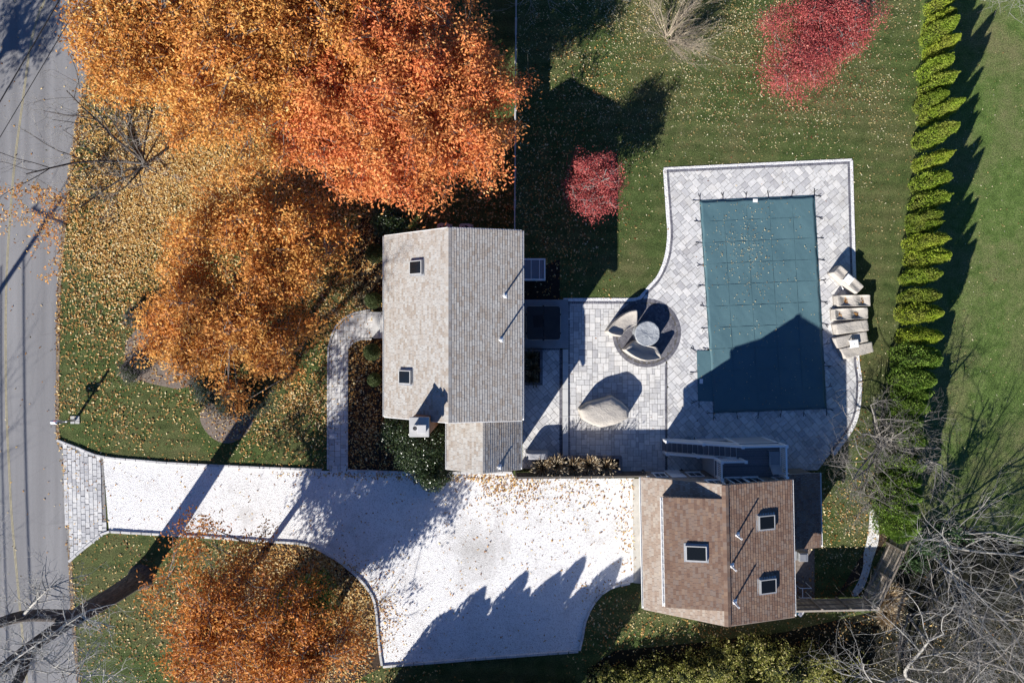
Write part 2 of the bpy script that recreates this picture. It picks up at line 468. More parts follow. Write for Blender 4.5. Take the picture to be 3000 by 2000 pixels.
class MB:
    def __init__(self):
        self.v = []
        self.f = []

    def add(self, vs, fs):
        b = len(self.v)
        if XF[0]:
            vs = [XF[0](p) for p in vs]
        self.v += [tuple(p) for p in vs]
        self.f += [tuple(i + b for i in f) for f in fs]
        return self

    def box(self, x0, x1, y0, y1, z0, z1):
        v = [(x0, y0, z0), (x1, y0, z0), (x1, y1, z0), (x0, y1, z0), (x0, y0, z1), (x1, y0, z1), (x1, y1, z1), (x0, y1, z1)]
        return self.add(v, [(0, 3, 2, 1), (4, 5, 6, 7), (0, 1, 5, 4), (1, 2, 6, 5), (2, 3, 7, 6), (3, 0, 4, 7)])

    def obox(self, c, sx, sy, z0, z1, a=0.0):
        ca, sa = math.cos(a), math.sin(a)
        v = []
        for z in (z0, z1):
            for x, y in ((-sx / 2, -sy / 2), (sx / 2, -sy / 2), (sx / 2, sy / 2), (-sx / 2, sy / 2)):
                v.append((c[0] + x * ca - y * sa, c[1] + x * sa + y * ca, z))
        return self.add(v, [(0, 3, 2, 1), (4, 5, 6, 7), (0, 1, 5, 4), (1, 2, 6, 5), (2, 3, 7, 6), (3, 0, 4, 7)])

    def prism(self, poly, z0, z1):
        n = len(poly)
        a = sum(poly[i][0] * poly[(i + 1) % n][1] - poly[(i + 1) % n][0] * poly[i][1] for i in range(n))
        if a < 0:
            poly = poly[::-1]
        v = [(x, y, z0) for x, y in poly] + [(x, y, z1) for x, y in poly]
        f = [tuple(range(n - 1, -1, -1)), tuple(range(n, 2 * n))]
        f += [(i, (i + 1) % n, n + (i + 1) % n, n + i) for i in range(n)]
        return self.add(v, f)

    def hexa(self, p):
        """8 corners, bottom four then top four"""
        return self.add(p, [(0, 3, 2, 1), (4, 5, 6, 7), (0, 1, 5, 4), (1, 2, 6, 5), (2, 3, 7, 6), (3, 0, 4, 7)])

    def bar(self, a, b, w, h=None):
        """rectangular bar from a to b"""
        h = h or w
        a, b = Vector(a), Vector(b)
        d = (b - a).normalized()
        up = Vector((0, 0, 1)) if abs(d.z) < 0.95 else Vector((1, 0, 0))
        s = d.cross(up).normalized() * (w / 2)
        u = s.cross(d).normalized() * (h / 2)
        p = [a - s - u, a + s - u, a + s + u, a - s + u, b - s - u, b + s - u, b + s + u, b - s + u]
        return self.add([tuple(q) for q in p], [(0, 1, 2, 3), (7, 6, 5, 4), (0, 4, 5, 1), (1, 5, 6, 2), (2, 6, 7, 3), (3, 7, 4, 0)])

    def tube(self, pts, r, sides=8, cap=True):
        pts = [Vector(p) for p in pts]
        rs = r if isinstance(r, (list, tuple)) else [r] * len(pts)
        v, f = [], []
        for i, p in enumerate(pts):
            d = (pts[min(i + 1, len(pts) - 1)] - pts[max(i - 1, 0)]).normalized()
            up = Vector((0, 0, 1)) if abs(d.z) < 0.9 else Vector((1, 0, 0))
            s = d.cross(up).normalized()
            u = s.cross(d).normalized()
            for k in range(sides):
                a = 2 * math.pi * k / sides
                v.append(tuple(p + (s * math.cos(a) + u * math.sin(a)) * rs[i]))
        for i in range(len(pts) - 1):
            for k in range(sides):
                k2 = (k + 1) % sides
                f.append((i * sides + k, i * sides + k2, (i + 1) * sides + k2, (i + 1) * sides + k))
        if cap:
            f.append(tuple(range(sides - 1, -1, -1)))
            f.append(tuple((len(pts) - 1) * sides + k for k in range(sides)))
        return self.add(v, f)

    def lathe(self, c, prof, sides=24, cap=True):
        v, f = [], []
        for r, z in prof:
            for k in range(sides):
                a = 2 * math.pi * k / sides
                v.append((c[0] + r * math.cos(a), c[1] + r * math.sin(a), z))
        for i in range(len(prof) - 1):
            for k in range(sides):
                k2 = (k + 1) % sides
                f.append((i * sides + k, i * sides + k2, (i + 1) * sides + k2, (i + 1) * sides + k))
        if cap:
            f.append(tuple(range(sides - 1, -1, -1)))
            f.append(tuple((len(prof) - 1) * sides + k for k in range(sides)))
        return self.add(v, f)

    def mesh(self, name, mat, smooth=False):
        me = bpy.data.meshes.new(name)
        me.from_pydata(self.v, [], self.f)
        me.materials.append(mat)
        if smooth:
            me.polygons.foreach_set('use_smooth', [True] * len(me.polygons))
        me.update()
        return me

    def build(self, name, mat, parent=None, smooth=False, kind=None, label=None, bevel=0.0):
        o = link(name, self.mesh(name, mat, smooth), parent)
        if kind:
            o['kind'] = kind
        if label:
            o['label'] = label
        if bevel:
            md = o.modifiers.new('bevel', 'BEVEL')
            md.width = bevel
            md.segments = 2
            md.limit_method = 'ANGLE'
        return o


def structure(name, poly, z, mat, thick=0.0):
    mb = MB()
    if thick:
        mb.prism(poly, z - thick, z)
    else:
        n = len(poly)
        a = sum(poly[i][0] * poly[(i + 1) % n][1] - poly[(i + 1) % n][0] * poly[i][1] for i in range(n))
        mb.add([(x, y, z) for x, y in (poly if a > 0 else poly[::-1])], [tuple(range(n))])
    return mb.build(name, mat, kind='structure')


def quad_mesh(name, V, mat, quads, attrs=None, smooth=False):
    me = bpy.data.meshes.new(name)
    me.vertices.add(len(V))
    me.vertices.foreach_set('co', np.ascontiguousarray(V, dtype=np.float32).ravel())
    m = len(quads)
    me.loops.add(4 * m)
    me.loops.foreach_set('vertex_index', np.ascontiguousarray(quads, dtype=np.int32).ravel())
    me.polygons.add(m)
    me.polygons.foreach_set('loop_start', np.arange(0, 4 * m, 4, dtype=np.int32))
    if smooth:
        me.polygons.foreach_set('use_smooth', np.ones(m, dtype=bool))
    me.update(calc_edges=True)
    for k, a in (attrs or {}).items():
        at = me.attributes.new(k, 'FLOAT', 'POINT')
        at.data.foreach_set('value', np.ascontiguousarray(a, dtype=np.float32))
    me.materials.append(mat)
    return me


def unit(a):
    return a / np.maximum(np.linalg.norm(a, axis=1, keepdims=True), 1e-6)


def leaf_mesh(name, C, A, N, L, W, rnd, mat):
    """C centres, A long axes, N normals, L lengths, W widths -> diamond leaves"""
    A = unit(A)
    B = unit(np.cross(N, A))
    L = np.asarray(L)[:, None] * 0.5
    W = np.asarray(W)[:, None] * 0.5
    n = len(C)
    V = np.empty((n, 4, 3))
    V[:, 0] = C - A * L
    V[:, 1] = C + B * W + A * L * 0.1
    V[:, 2] = C + A * L
    V[:, 3] = C - B * W + A * L * 0.1
    Q = np.arange(4 * n).reshape(n, 4)
    return quad_mesh(name, V.reshape(-1, 3), mat, Q, {'rnd': np.repeat(np.clip(rnd, 0, 1), 4)})


def seg_mesh(name, segs, mat, sides=4):
    """tapered round sticks; segs rows: x0 y0 z0 x1 y1 z1 r0 r1"""
    s = np.array(segs, dtype=float)
    p0, p1, r0, r1 = s[:, 0:3], s[:, 3:6], s[:, 6:7], s[:, 7:8]
    d = unit(p1 - p0)
    up = np.where(np.abs(d[:, 2:3]) < 0.9, np.array([[0, 0, 1.0]]), np.array([[1.0, 0, 0]]))
    a = unit(np.cross(d, up))
    b = np.cross(a, d)
    n = len(s)
    V = np.empty((n, 2 * sides, 3))
    for k in range(sides):
        t = 2 * math.pi * k / sides
        o = a * math.cos(t) + b * math.sin(t)
        V[:, k] = p0 + o * r0
        V[:, sides + k] = p1 + o * r1
    Q = np.empty((n, sides, 4), dtype=int)
    for k in range(sides):
        k2 = (k + 1) % sides
        Q[:, k] = [k, k2, sides + k2, sides + k]
    Q += (np.arange(n) * 2 * sides)[:, None, None]
    return quad_mesh(name, V.reshape(-1, 3), mat, Q.reshape(-1, 4), smooth=True)


def noise3(p, f, seed=0.0):
    """cheap smooth noise in -1..1 (sum of sines)"""
    x, y, z = p[..., 0] * f + seed, p[..., 1] * f + seed * 1.7, p[..., 2] * f - seed
    return (np.sin(x * 1.0 + 1.3 * np.sin(y * 1.7 + z)) + np.sin(y * 1.3 + 1.1 * np.sin(z * 1.9 + x)) + np.sin(z * 1.1 + 1.7 * np.sin(x * 1.3 - y))) / 3


def in_poly(X, Y, poly):
    ins = np.zeros(X.shape, bool)
    n = len(poly)
    for i in range(n):
        x0, y0 = poly[i]
        x1, y1 = poly[(i + 1) % n]
        if y0 == y1:
            continue
        c = ((y0 > Y) != (y1 > Y)) & (X < (x1 - x0) * (Y - y0) / (y1 - y0) + x0)
        ins ^= c
    return ins


def pp(pts, z=0.0):
    return [P(x, y, z)[:2] for x, y in pts]


def smooth_line(pts, n=6):
    """Catmull-Rom through the points"""
    out = []
    m = len(pts)
    for i in range(m - 1):
        p0, p1, p2, p3 = pts[max(i - 1, 0)], pts[i], pts[i + 1], pts[min(i + 2, m - 1)]
        for k in range(n):
            t = k / n
            out.append(tuple(0.5 * (2 * p1[j] + (p2[j] - p0[j]) * t + (2 * p0[j] - 5 * p1[j] + 4 * p2[j] - p3[j]) * t * t + (3 * p1[j] - p0[j] - 3 * p2[j] + p3[j]) * t ** 3) for j in range(len(p1))))
    out.append(tuple(pts[-1]))
    return out


def ribbon_poly(line, w):
    """closed outline of a strip of width w along line"""
    l, r = [], []
    for i, p in enumerate(line):
        a = line[max(i - 1, 0)]
        b = line[min(i + 1, len(line) - 1)]
        dx, dy = b[0] - a[0], b[1] - a[1]
        d = math.hypot(dx, dy) or 1
        nx, ny = -dy / d * w / 2, dx / d * w / 2
        l.append((p[0] + nx, p[1] + ny))
        r.append((p[0] - nx, p[1] - ny))
    return l, r


def ribbon(name, line, w, z, mat, kind=None, parent=None, thick=0.0):
    l, r = ribbon_poly(line, w)
    mb = MB()
    n = len(l)
    v = [(x, y, z) for x, y in l] + [(x, y, z) for x, y in r]
    mb.add(v, [(i, n + i, n + i + 1, i + 1) for i in range(n - 1)])
    return mb.build(name, mat, parent, kind=kind)


def walk(line, step):
    """points and headings every step metres along a polyline"""
    out = []
    acc = 0.0
    nxt = step / 2
    for a, b in zip(line[:-1], line[1:]):
        L = math.hypot(b[0] - a[0], b[1] - a[1])
        if L < 1e-6:
            continue
        ang = math.atan2(b[1] - a[1], b[0] - a[0])
        while nxt <= acc + L:
            t = (nxt - acc) / L
            out.append((a[0] + (b[0] - a[0]) * t, a[1] + (b[1] - a[1]) * t, ang))
            nxt += step
        acc += L
    return out


def clip_rect(poly, rect):
    """part of poly inside a convex (ccw) quad"""
    out = list(poly)
    n = len(rect)
    for i in range(n):
        ax, ay = rect[i]
        bx, by = rect[(i + 1) % n]
        inp, out = out, []
        if not inp:
            break
        def side(p):
            return (bx - ax) * (p[1] - ay) - (by - ay) * (p[0] - ax)
        for j in range(len(inp)):
            c, d = inp[j], inp[(j + 1) % len(inp)]
            sc, sd = side(c), side(d)
            if sc >= 0:
                out.append(c)
            if (sc >= 0) != (sd >= 0):
                t = sc / (sc - sd)
                out.append((c[0] + (d[0] - c[0]) * t, c[1] + (d[1] - c[1]) * t))
    return out


def poly_area(p):
    n = len(p)
    return 0.5 * sum(p[i][0] * p[(i + 1) % n][1] - p[(i + 1) % n][0] * p[i][1] for i in range(n))


PAVE_RND = random.Random(5)
SLAB_CACHE = {}


def paving(parent, poly, angle, unit_m, z0, z1, mat, sizes, singles=300, gap=0.014, avoid=None, name='paver'):
    """lay random-ashlar pavers over poly; the first `singles` whole ones are separate parts, the rest one part"""
    rnd = PAVE_RND
    ca, sa = math.cos(angle), math.sin(angle)
    loc = [(x * ca + y * sa, -x * sa + y * ca) for x, y in poly]
    x0, x1 = min(p[0] for p in loc) - unit_m * 2, max(p[0] for p in loc) + unit_m * 2
    y0, y1 = min(p[1] for p in loc) - unit_m * 2, max(p[1] for p in loc) + unit_m * 2
    nx, ny = int((x1 - x0) / unit_m) + 1, int((y1 - y0) / unit_m) + 1
    occ = [[False] * nx for _ in range(ny)]
    if poly_area(poly) < 0:
        poly = poly[::-1]
    whole, cut = [], []
    for j in range(ny):
        for i in range(nx):
            if occ[j][i]:
                continue
            opts = sizes[:]
            rnd.shuffle(opts)
            opts.append((1, 1))
            for w, h in opts:
                if i + w > nx or j + h > ny:
                    continue
                if any(occ[j + b][i + a] for a in range(w) for b in range(h)):
                    continue
                break
            for a in range(w):
                for b in range(h):
                    occ[j + b][i + a] = True
            rx0, rx1 = x0 + i * unit_m + gap / 2, x0 + (i + w) * unit_m - gap / 2
            ry0, ry1 = y0 + j * unit_m + gap / 2, y0 + (j + h) * unit_m - gap / 2
            rect = [(x * ca - y * sa, x * sa + y * ca) for x, y in ((rx0, ry0), (rx1, ry0), (rx1, ry1), (rx0, ry1))]
            c = ((rect[0][0] + rect[2][0]) / 2, (rect[0][1] + rect[2][1]) / 2)
            if avoid and avoid(c[0], c[1]):
                continue
            q = clip_rect(poly, rect)
            if len(q) < 3:
                continue
            ar = poly_area(q)
            full = (rx1 - rx0) * (ry1 - ry0)
            if ar < 0.04 * full:
                continue
            if ar > 0.995 * full:
                whole.append((c, rx1 - rx0, ry1 - ry0))
            else:
                cut.append(q)
    rnd.shuffle(whole)
    whole.sort(key=lambda e: -e[1] * e[2])
    for (c, w, h) in whole[:singles]:
        key = (round(w, 3), round(h, 3), round(z1 - z0, 3), mat.name)
        if key not in SLAB_CACHE:
            b = 0.006
            hw, hh, t = w / 2, h / 2, z1 - z0
            mb = MB()
            v = [(-hw, -hh, 0), (hw, -hh, 0), (hw, hh, 0), (-hw, hh, 0), (-hw, -hh, t - b), (hw, -hh, t - b), (hw, hh, t - b), (-hw, hh, t - b), (-hw + b, -hh + b, t), (hw - b, -hh + b, t), (hw - b, hh - b, t), (-hw + b, hh - b, t)]
            f = [(0, 1, 5, 4), (1, 2, 6, 5), (2, 3, 7, 6), (3, 0, 4, 7), (4, 5, 9, 8), (5, 6, 10, 9), (6, 7, 11, 10), (7, 4, 8, 11), (8, 9, 10, 11)]
            keep = XF[0]
            XF[0] = None
            mb.add(v, f)
            XF[0] = keep
            SLAB_CACHE[key] = mb.mesh(name, mat)
        o = bpy.data.objects.new(name, SLAB_CACHE[key])
        COL.objects.link(o)
        o.parent = parent
        o.location = (c[0], c[1], z0 + rnd.uniform(-0.002, 0.003))
        o.rotation_euler = (0, 0, angle)
    mb = MB()
    for (c, w, h) in whole[singles:]:
        mb.obox(c, w, h, z0, z1 + rnd.uniform(-0.002, 0.003), angle)
    for q in cut:
        mb.prism(q, z0, z1)
    if mb.f:
        mb.build('cut_pavers' if len(whole) <= singles else 'further_pavers', mat, parent, kind='stuff')


# ================================================================== SETTING
lawn = structure('lawn', [(-160, -120), (25.2, -120), (25.2, 120), (-160, 120)], 0.0, M_LAWN)
# the neighbour's lawn beyond the arborvitae row
nb_line = [(2790, -2200), (2770, -200), (2760, 300), (2735, 700), (2700, 1100), (2680, 1350), (2690, 1500), (2740, 1560), (2760, 1700)]
structure('neighbour_lawn', pp([(2700, -4000)] + [(2700, -200), (2690, 300), (2665, 700), (2640, 1100), (2625, 1350), (2640, 1470), (2760, 1520), (3000, 1600), (12000, 1700), (12000, -4000)]), 0.005, M_LAWN2)
structure('outer_lawn', [(25.2, -120), (260, -120), (260, 120), (25.2, 120)], 0.0, M_LAWN)
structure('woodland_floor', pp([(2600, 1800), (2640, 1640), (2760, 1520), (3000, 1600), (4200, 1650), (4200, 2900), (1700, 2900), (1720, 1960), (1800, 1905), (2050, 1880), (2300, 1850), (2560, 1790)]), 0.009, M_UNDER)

road_r = [(420, -1600), (320, -200), (285, 40), (264, 157), (232, 320), (208, 468), (190, 600), (179, 710), (168, 858), (164, 1092), (164, 1275), (178, 1333), (190, 1480), (200, 1640), (208, 1800), (226, 2000), (270, 2400), (420, 3400)]
road_l = [(x - 300, y) for x, y in road_r]
rr, rl = pp(smooth_line(road_r)), pp(smooth_line(road_l))
mbr = MB()
n_ = len(rr)
mbr.add([(x, y, 0.012) for x, y in rl] + [(x, y, 0.012) for x, y in rr], [(i + 1, i, n_ + i, n_ + i + 1) for i in range(n_ - 1)])
road = mbr.build('road', M_ASPHALT, kind='structure')
cl = [(190, -200), (128, 10), (119, 26), (91, 128), (64, 319), (42, 489), (28, 664), (20, 800), (17, 965), (19, 1200), (28, 1388), (34, 1503), (45, 1631), (53, 1716), (75, 1950), (110, 2300)]
for off in (-1.8, 1.8):
    ribbon('centre_line', pp(smooth_line([(x + off, y) for x, y in cl])), 0.05, 0.0165, M_YELLOW, parent=road)
# sandy, leaf-strewn road shoulder
sh = pp(smooth_line([(x + 3, y) for x, y in road_r]))
ribbon('road_shoulder', sh, 0.28, 0.008, M_DIRT, kind='structure')

# driveway of white gravel
drive_poly = [(302, 1340), (560, 1362), (930, 1378), (1010, 1379), (1230, 1385), (1500, 1384), (1512, 1402), (1858, 1400), (1862, 1703), (1800, 1716), (1772, 1730), (1748, 1752), (1728, 1782), (1712, 1822), (1704, 1865), (1695, 1905), (1400, 1925), (1120, 1948), (1112, 1900), (1107, 1850), (1104, 1800), (1095, 1752), (1076, 1718), (1050, 1688), (1000, 1645), (960, 1620), (920, 1600), (870, 1588), (750, 1580), (560, 1567), (400, 1558), (320, 1556)]
structure('gravel_driveway', pp(drive_poly), 0.016, M_GRAVEL)
structure('garage_apron', pp([(1852, 1402), (1905, 1400), (1908, 1712), (1856, 1706)]), 0.022, M_CONCRETE)

apron_poly = [(174, 1294), (225, 1314), (302, 1342), (306, 1400), (313, 1556), (262, 1594), (205, 1640), (186, 1480)]
apron = structure('cobble_apron', pp(apron_poly), 0.014, M_KERBSAND)
# rows of granite setts, each one laid singly
ap = pp(apron_poly)
rs = random.Random(3)
xa0, xa1 = P(170, 0)[0], P(322, 0)[0]
ya0, ya1 = P(0, 1650)[1], P(0, 1286)[1]
colw = 0.25
rows = []
ang = R(-1.5)
sett_meshes = []
for k in range(6):
    w, h = 0.235 + rs.uniform(-.012, .008), 0.335 + rs.uniform(-.02, .015)
    mb = MB()
    t = 0.03
    def jit(): return rs.uniform(-.012, .012)
    v = [(-w / 2, -h / 2, 0), (w / 2, -h / 2, 0), (w / 2, h / 2, 0), (-w / 2, h / 2, 0)]
    m = [(x * 1.0 + jit(), y + jit(), t * 0.6) for x, y, z in v]
    tp = [(x * 0.93 + jit() * .5, y * 0.95 + jit() * .5, t) for x, y, z in v]
    mb.add(v + m + tp, [(0, 1, 5, 4), (1, 2, 6, 5), (2, 3, 7, 6), (3, 0, 4, 7), (4, 5, 9, 8), (5, 6, 10, 9), (6, 7, 11, 10), (7, 4, 8, 11), (8, 9, 10, 11)])
    sett_meshes.append(mb.mesh('sett', M_COBBLE, False))
ci = 0
x = xa0
while x < xa1:
    y = ya0 + (0.19 if ci % 2 else 0) + rs.uniform(-.04, .04)
    while y < ya1:
        cx, cy = x + (y - ya0) * math.tan(-ang) * -1, y
        cx = x - (y - ya0) * 0.026 + 0.12
        ok = in_poly(np.array([cx, cx - 0.1, cx + 0.1]), np.array([cy] * 3), ap).all()
        if ok:
            o = bpy.data.objects.new('sett', rs.choice(sett_meshes))
            COL.objects.link(o)
            o.parent = apron
            o.location = (cx, cy, 0.014)
            o.rotation_euler = (0, 0, R(1.5) + rs.uniform(-.03, .03) + (math.pi if rs.random() < .5 else 0))
        y += 0.352 + rs.uniform(-.015, .015)
    x += colw
    ci += 1

# stone kerbs along the drive, block by block
kerb_mesh = []
for k in range(3):
    mb = MB()
    b = 0.012
    hw, hh, t = 0.285 + 0.01 * k, 0.07, 0.12
    v = [(-hw, -hh, 0), (hw, -hh, 0), (hw, hh, 0), (-hw, hh, 0), (-hw, -hh, t - b), (hw, -hh, t - b), (hw, hh, t - b), (-hw, hh, t - b), (-hw + b, -hh + b, t), (hw - b, -hh + b, t), (hw - b, hh - b, t), (-hw + b, hh - b, t)]
    mb.add(v, [(0, 1, 5, 4), (1, 2, 6, 5), (2, 3, 7, 6), (3, 0, 4, 7), (4, 5, 9, 8), (5, 6, 10, 9), (6, 7, 11, 10), (7, 4, 8, 11), (8, 9, 10, 11)])
    kerb_mesh.append(mb.mesh('kerb_stone', M_KERB))


def kerb(name, lines):
    base = thing(name, (0, 0, 0), None, None)
    base['kind'] = 'structure'
    for ln in lines:
        for (x, y, a) in walk(pp(smooth_line(ln, 8)), 0.62):
            o = bpy.data.objects.new('kerb_stone', rs.choice(kerb_mesh))
            COL.objects.link(o)
            o.parent = base
            o.location = (x, y, -0.01 + rs.uniform(-.008, .008))
            o.rotation_euler = (0, 0, a + rs.uniform(-.02, .02))


kerb('driveway_kerb_north', [[(168, 1288), (225, 1310), (302, 1337), (430, 1350), (560, 1359), (750, 1368), (955, 1376)], [(1018, 1377), (1230, 1383), (1500, 1383)]])
kerb('driveway_kerb_south', [[(203, 1644), (232, 1618), (262, 1594), (300, 1564), (324, 1556)], [(326, 1556), (560, 1569), (750, 1582), (870, 1590), (920, 1602), (960, 1622), (1000, 1647), (1050, 1690), (1076, 1720), (1095, 1754), (1104, 1800), (1108, 1850), (1113, 1900), (1120, 1950)], [(1122, 1950), (1400, 1928), (1695, 1906)], [(1697, 1904), (1706, 1865), (1714, 1822), (1730, 1782), (1750, 1752), (1774, 1730), (1802, 1716), (1850, 1706)]])

# planting beds
structure('front_bed', pp([(1016, 1010), (1045, 992), (1135, 990), (1135, 1215), (1320, 1215), (1320, 1380), (1016, 1374)]), 0.008, M_SOIL)
structure('north_bed', pp([(1135, 620), (1060, 640), (1030, 720), (1032, 820), (1040, 900), (1135, 915)]), 0.008, M_SOIL)
structure('tree_bed', pp([(665 + 78 * math.cos(t) - 8 * math.sin(2 * t), 1232 + 66 * math.sin(t)) for t in np.linspace(0, 6.2, 26)]), 0.008, M_ROCKBED)
structure('rock_bed', pp([(368, 1000), (400, 965), (470, 950), (600, 960), (640, 1050), (600, 1120), (520, 1140), (450, 1125), (395, 1110), (365, 1060)]), 0.008, M_ROCKBED)
structure('bare_soil', pp([(430, 330), (480, 320), (505, 380), (520, 470), (480, 540), (430, 575), (385, 540), (370, 480), (385, 440), (410, 390)]), 0.008, M_DIRT)
structure('side_soil', pp([(1700 - 170, 905 - 10), (1530, 800), (1640, 760), (1640, 878), (1530, 878)]), 0.006, M_SOIL)
structure('driveway_bed', pp([(760, 1582), (920, 1604), (1000, 1650), (1050, 1695), (1094, 1760), (1106, 1860), (1116, 1955), (900, 2060), (600, 2060), (640, 1700)]), 0.008, M_MULCH)
# stone trickle along the fence, lower right
structure('stone_path', pp(smooth_line([(2560, 1490), (2575, 1540), (2572, 1590), (2556, 1640), (2545, 1680), (2530, 1720), (2508, 1745), (2495, 1738), (2515, 1700), (2528, 1660), (2530, 1620), (2540, 1580), (2545, 1540), (2548, 1500)], 4)), 0.012, M_GRAVEL)
structure('fence_bed', pp([(2440, 1755), (2520, 1690), (2600, 1575), (2625, 1480), (2570, 1480), (2560, 1560), (2480, 1700)]), 0.007, M_MULCH)
structure('garage_side_gravel', pp([(2310, 1606), (2386, 1606), (2386, 1755), (2310, 1755)]), 0.008, M_ROCKBED)

# ------------------------------------------------------------------ front path and stoop
path_poly = [(964, 1380), (965, 1050), (969, 1010), (984, 966), (1005, 941), (1033, 924), (1068, 915), (1092, 913), (1092, 989), (1054, 990), (1033, 999), (1019, 1015), (1015, 1032), (1014, 1380)]
path = structure('front_path', pp(path_poly), 0.014, M_JOINT)
paving(path, pp(path_poly), 0.0, 0.175, 0.014, 0.042, M_PAVER, [(2, 2), (3, 2), (2, 3), (1, 2), (2, 1), (2, 2)], 260, 0.016)
for ln in ([(961, 1374), (962, 1050), (966, 1008), (981, 963), (1003, 937), (1032, 920), (1068, 911), (1090, 909)], [(1090, 993), (1056, 994), (1036, 1002), (1022, 1017), (1018, 1034), (1017, 1374)]):
    for (x, y, a) in walk(pp(smooth_line(ln, 5)), 0.23):
        o = bpy.data.objects.new('edging_stone', kerb_mesh[0])
        COL.objects.link(o)
        o.parent = path
        o.scale = (0.37, 0.8, 0.5)
        o.location = (x, y, 0.0)
        o.rotation_euler = (0, 0, a)

st = thing('front_stoop', (*P(1105, 952)[:2], 0), 'pale stone stoop steps joining front path to house', 'stoop')
x0, y0, _ = P(1093, 991)
x1, y1, _ = P(1122, 914)
MB().box(x0, x1 + 0.6, y0, y1, 0, 0.17).build('step', M_LIMESTONE, st, bevel=0.012)
MB().box(x0 + 0.48, x1 + 0.6, y0 + 0.05, y1 - 0.15, 0.173, 0.34).build('step', M_LIMESTONE, st, bevel=0.012)
MB().box(x0 + 0.95, x1 + 0.6, y0 + 0.2, y1 - 0.32, 0.343, 0.5).build('landing', M_LIMESTONE, st, bevel=0.012)

# ------------------------------------------------------------------ patios
SIZES = [(2, 2), (3, 2), (2, 3), (1, 2), (2, 1), (2, 2), (3, 2), (2, 3)]
CIRC = P(1894, 975.5)
CR = 100 * S
pa_poly = [(1664, 884), (1951, 884), (1951, 1382), (1664, 1382)]
patio_a = structure('dining_patio', pp(pa_poly), 0.014, M_JOINT)
in_c = lambda x, y: math.hypot(x - CIRC[0], y - CIRC[1]) < CR - 0.3
paving(patio_a, pp(pa_poly), 0.0, 0.163, 0.014, 0.05, M_PAVER, SIZES, 300, 0.016, in_c)

pb_poly = [(1951, 500), (2488, 475), (2494, 726), (2500, 900), (2506, 1052), (2513, 1118), (2506, 1205), (2482, 1262), (2430, 1330), (2395, 1376), (1955, 1376), (1955, 1060), (1885, 975), (1885, 868), (1905, 850), (1932, 816), (1955, 760), (1964, 690), (1960, 618)]
patio_b = structure('pool_patio', pp(pb_poly), 0.013, M_JOINT)
COVER = [(2049, 589), (2382, 574), (2392, 664), (2401, 800), (2410, 940), (2416, 1070), (2420, 1195), (2250, 1203), (2090, 1209), (2088, 1175), (2044, 1174), (2039, 1028), (2080, 1028), (2073, 899), (2062, 750)]
cov_w = pp(COVER)
cov_in = [((x - 2230) * 0.93 + 2230, (y - 900) * 0.93 + 900) for x, y in COVER]
cov_in_w = pp(cov_in)
def avoid_b(x, y):
    return in_c(x, y) or bool(in_poly(np.array([x]), np.array([y]), cov_in_w)[0])
paving(patio_b, pp(pb_poly), R(41), 0.175, 0.013, 0.049, M_PAVER, SIZES, 300, 0.016, avoid_b)

pc_poly = [(1531, 1022), (1640, 1022), (1640, 1372), (1531, 1372)]
patio_c = structure('house_patio', pp(pc_poly), 0.014, M_JOINT)
paving(patio_c, pp(pc_poly), R(41), 0.175, 0.014, 0.05, M_PAVER, SIZES, 200, 0.016)

# stone step band and spa slab beside the house
x0, _, _ = P(1648, 0); x1, _, _ = P(1664, 0)
band = thing('patio_step', (*P(1655, 1180)[:2], 0), 'long pale stone step between house patio and dining patio', 'step')
yb = P(0, 1022)[1]; ye = P(0, 1372)[1]
ns = 9
for k in range(ns):
    MB().box(x0, x1, yb + (ye - yb) * (k + 1) / ns + 0.006, yb + (ye - yb) * k / ns - 0.006, 0.0, 0.16).build('step_slab', M_LIMESTONE, band, bevel=0.01)
slab = thing('spa_slab', (*P(1597, 950)[:2], 0), 'grey bluestone slab under the hot tub', 'slab')
sx0, sy1, _ = P(1528, 878); sx1, sy0, _ = P(1664, 1020)
MB().box(sx0, sx1, sy0, sy1, 0, 0.16).build('slab_top', M_BLUESTONE, slab, bevel=0.01)


def brick_line(parent, line, wid, step, z0, z1, mat, name='border_bricks'):
    """soldier course along a line: small bricks, one part"""
    mb = MB()
    for (x, y, a) in walk(line, step):
        mb.obox((x, y), step - 0.012, wid, z0, z1 + rs.uniform(-.002, .002), a)
    mb.build(name, mat, parent, kind='stuff')


left_curve = smooth_line([(1891, 862), (1909, 845), (1936, 812), (1959, 758), (1968, 690), (1964, 618), (1955, 498)], 6)
brick_line(patio_b, pp(left_curve), 0.13, 0.11, 0.02, 0.055, M_DARKPAVER)
brick_line(patio_b, pp([(1952, 503), (2486, 478)]), 0.13, 0.11, 0.02, 0.0555, M_DARKPAVER)
brick_line(patio_b, pp(smooth_line([(2485, 480), (2491, 726), (2497, 900), (2503, 1052), (2510, 1118), (2503, 1205), (2480, 1260), (2428, 1328)], 5)), 0.13, 0.11, 0.02, 0.056, M_DARKPAVER)
brick_line(patio_a, pp([(1664, 887), (1870, 887)]), 0.13, 0.11, 0.02, 0.0545, M_DARKPAVER)
brick_line(patio_a, pp([(1950, 1065), (1950, 1380)]), 0.12, 0.11, 0.02, 0.0545, M_DARKPAVER)
brick_line(patio_a, pp([(1667, 884), (1667, 1380)]), 0.09, 0.11, 0.02, 0.0535, M_DARKPAVER)
brick_line(patio_c, pp([(1643, 1024), (1643, 1372)]), 0.18, 0.11, 0.02, 0.0545, M_DARKPAVER)
brick_line(patio_c, pp([(1590, 1022), (1640, 1022)]), 0.13, 0.11, 0.02, 0.056, M_DARKPAVER)

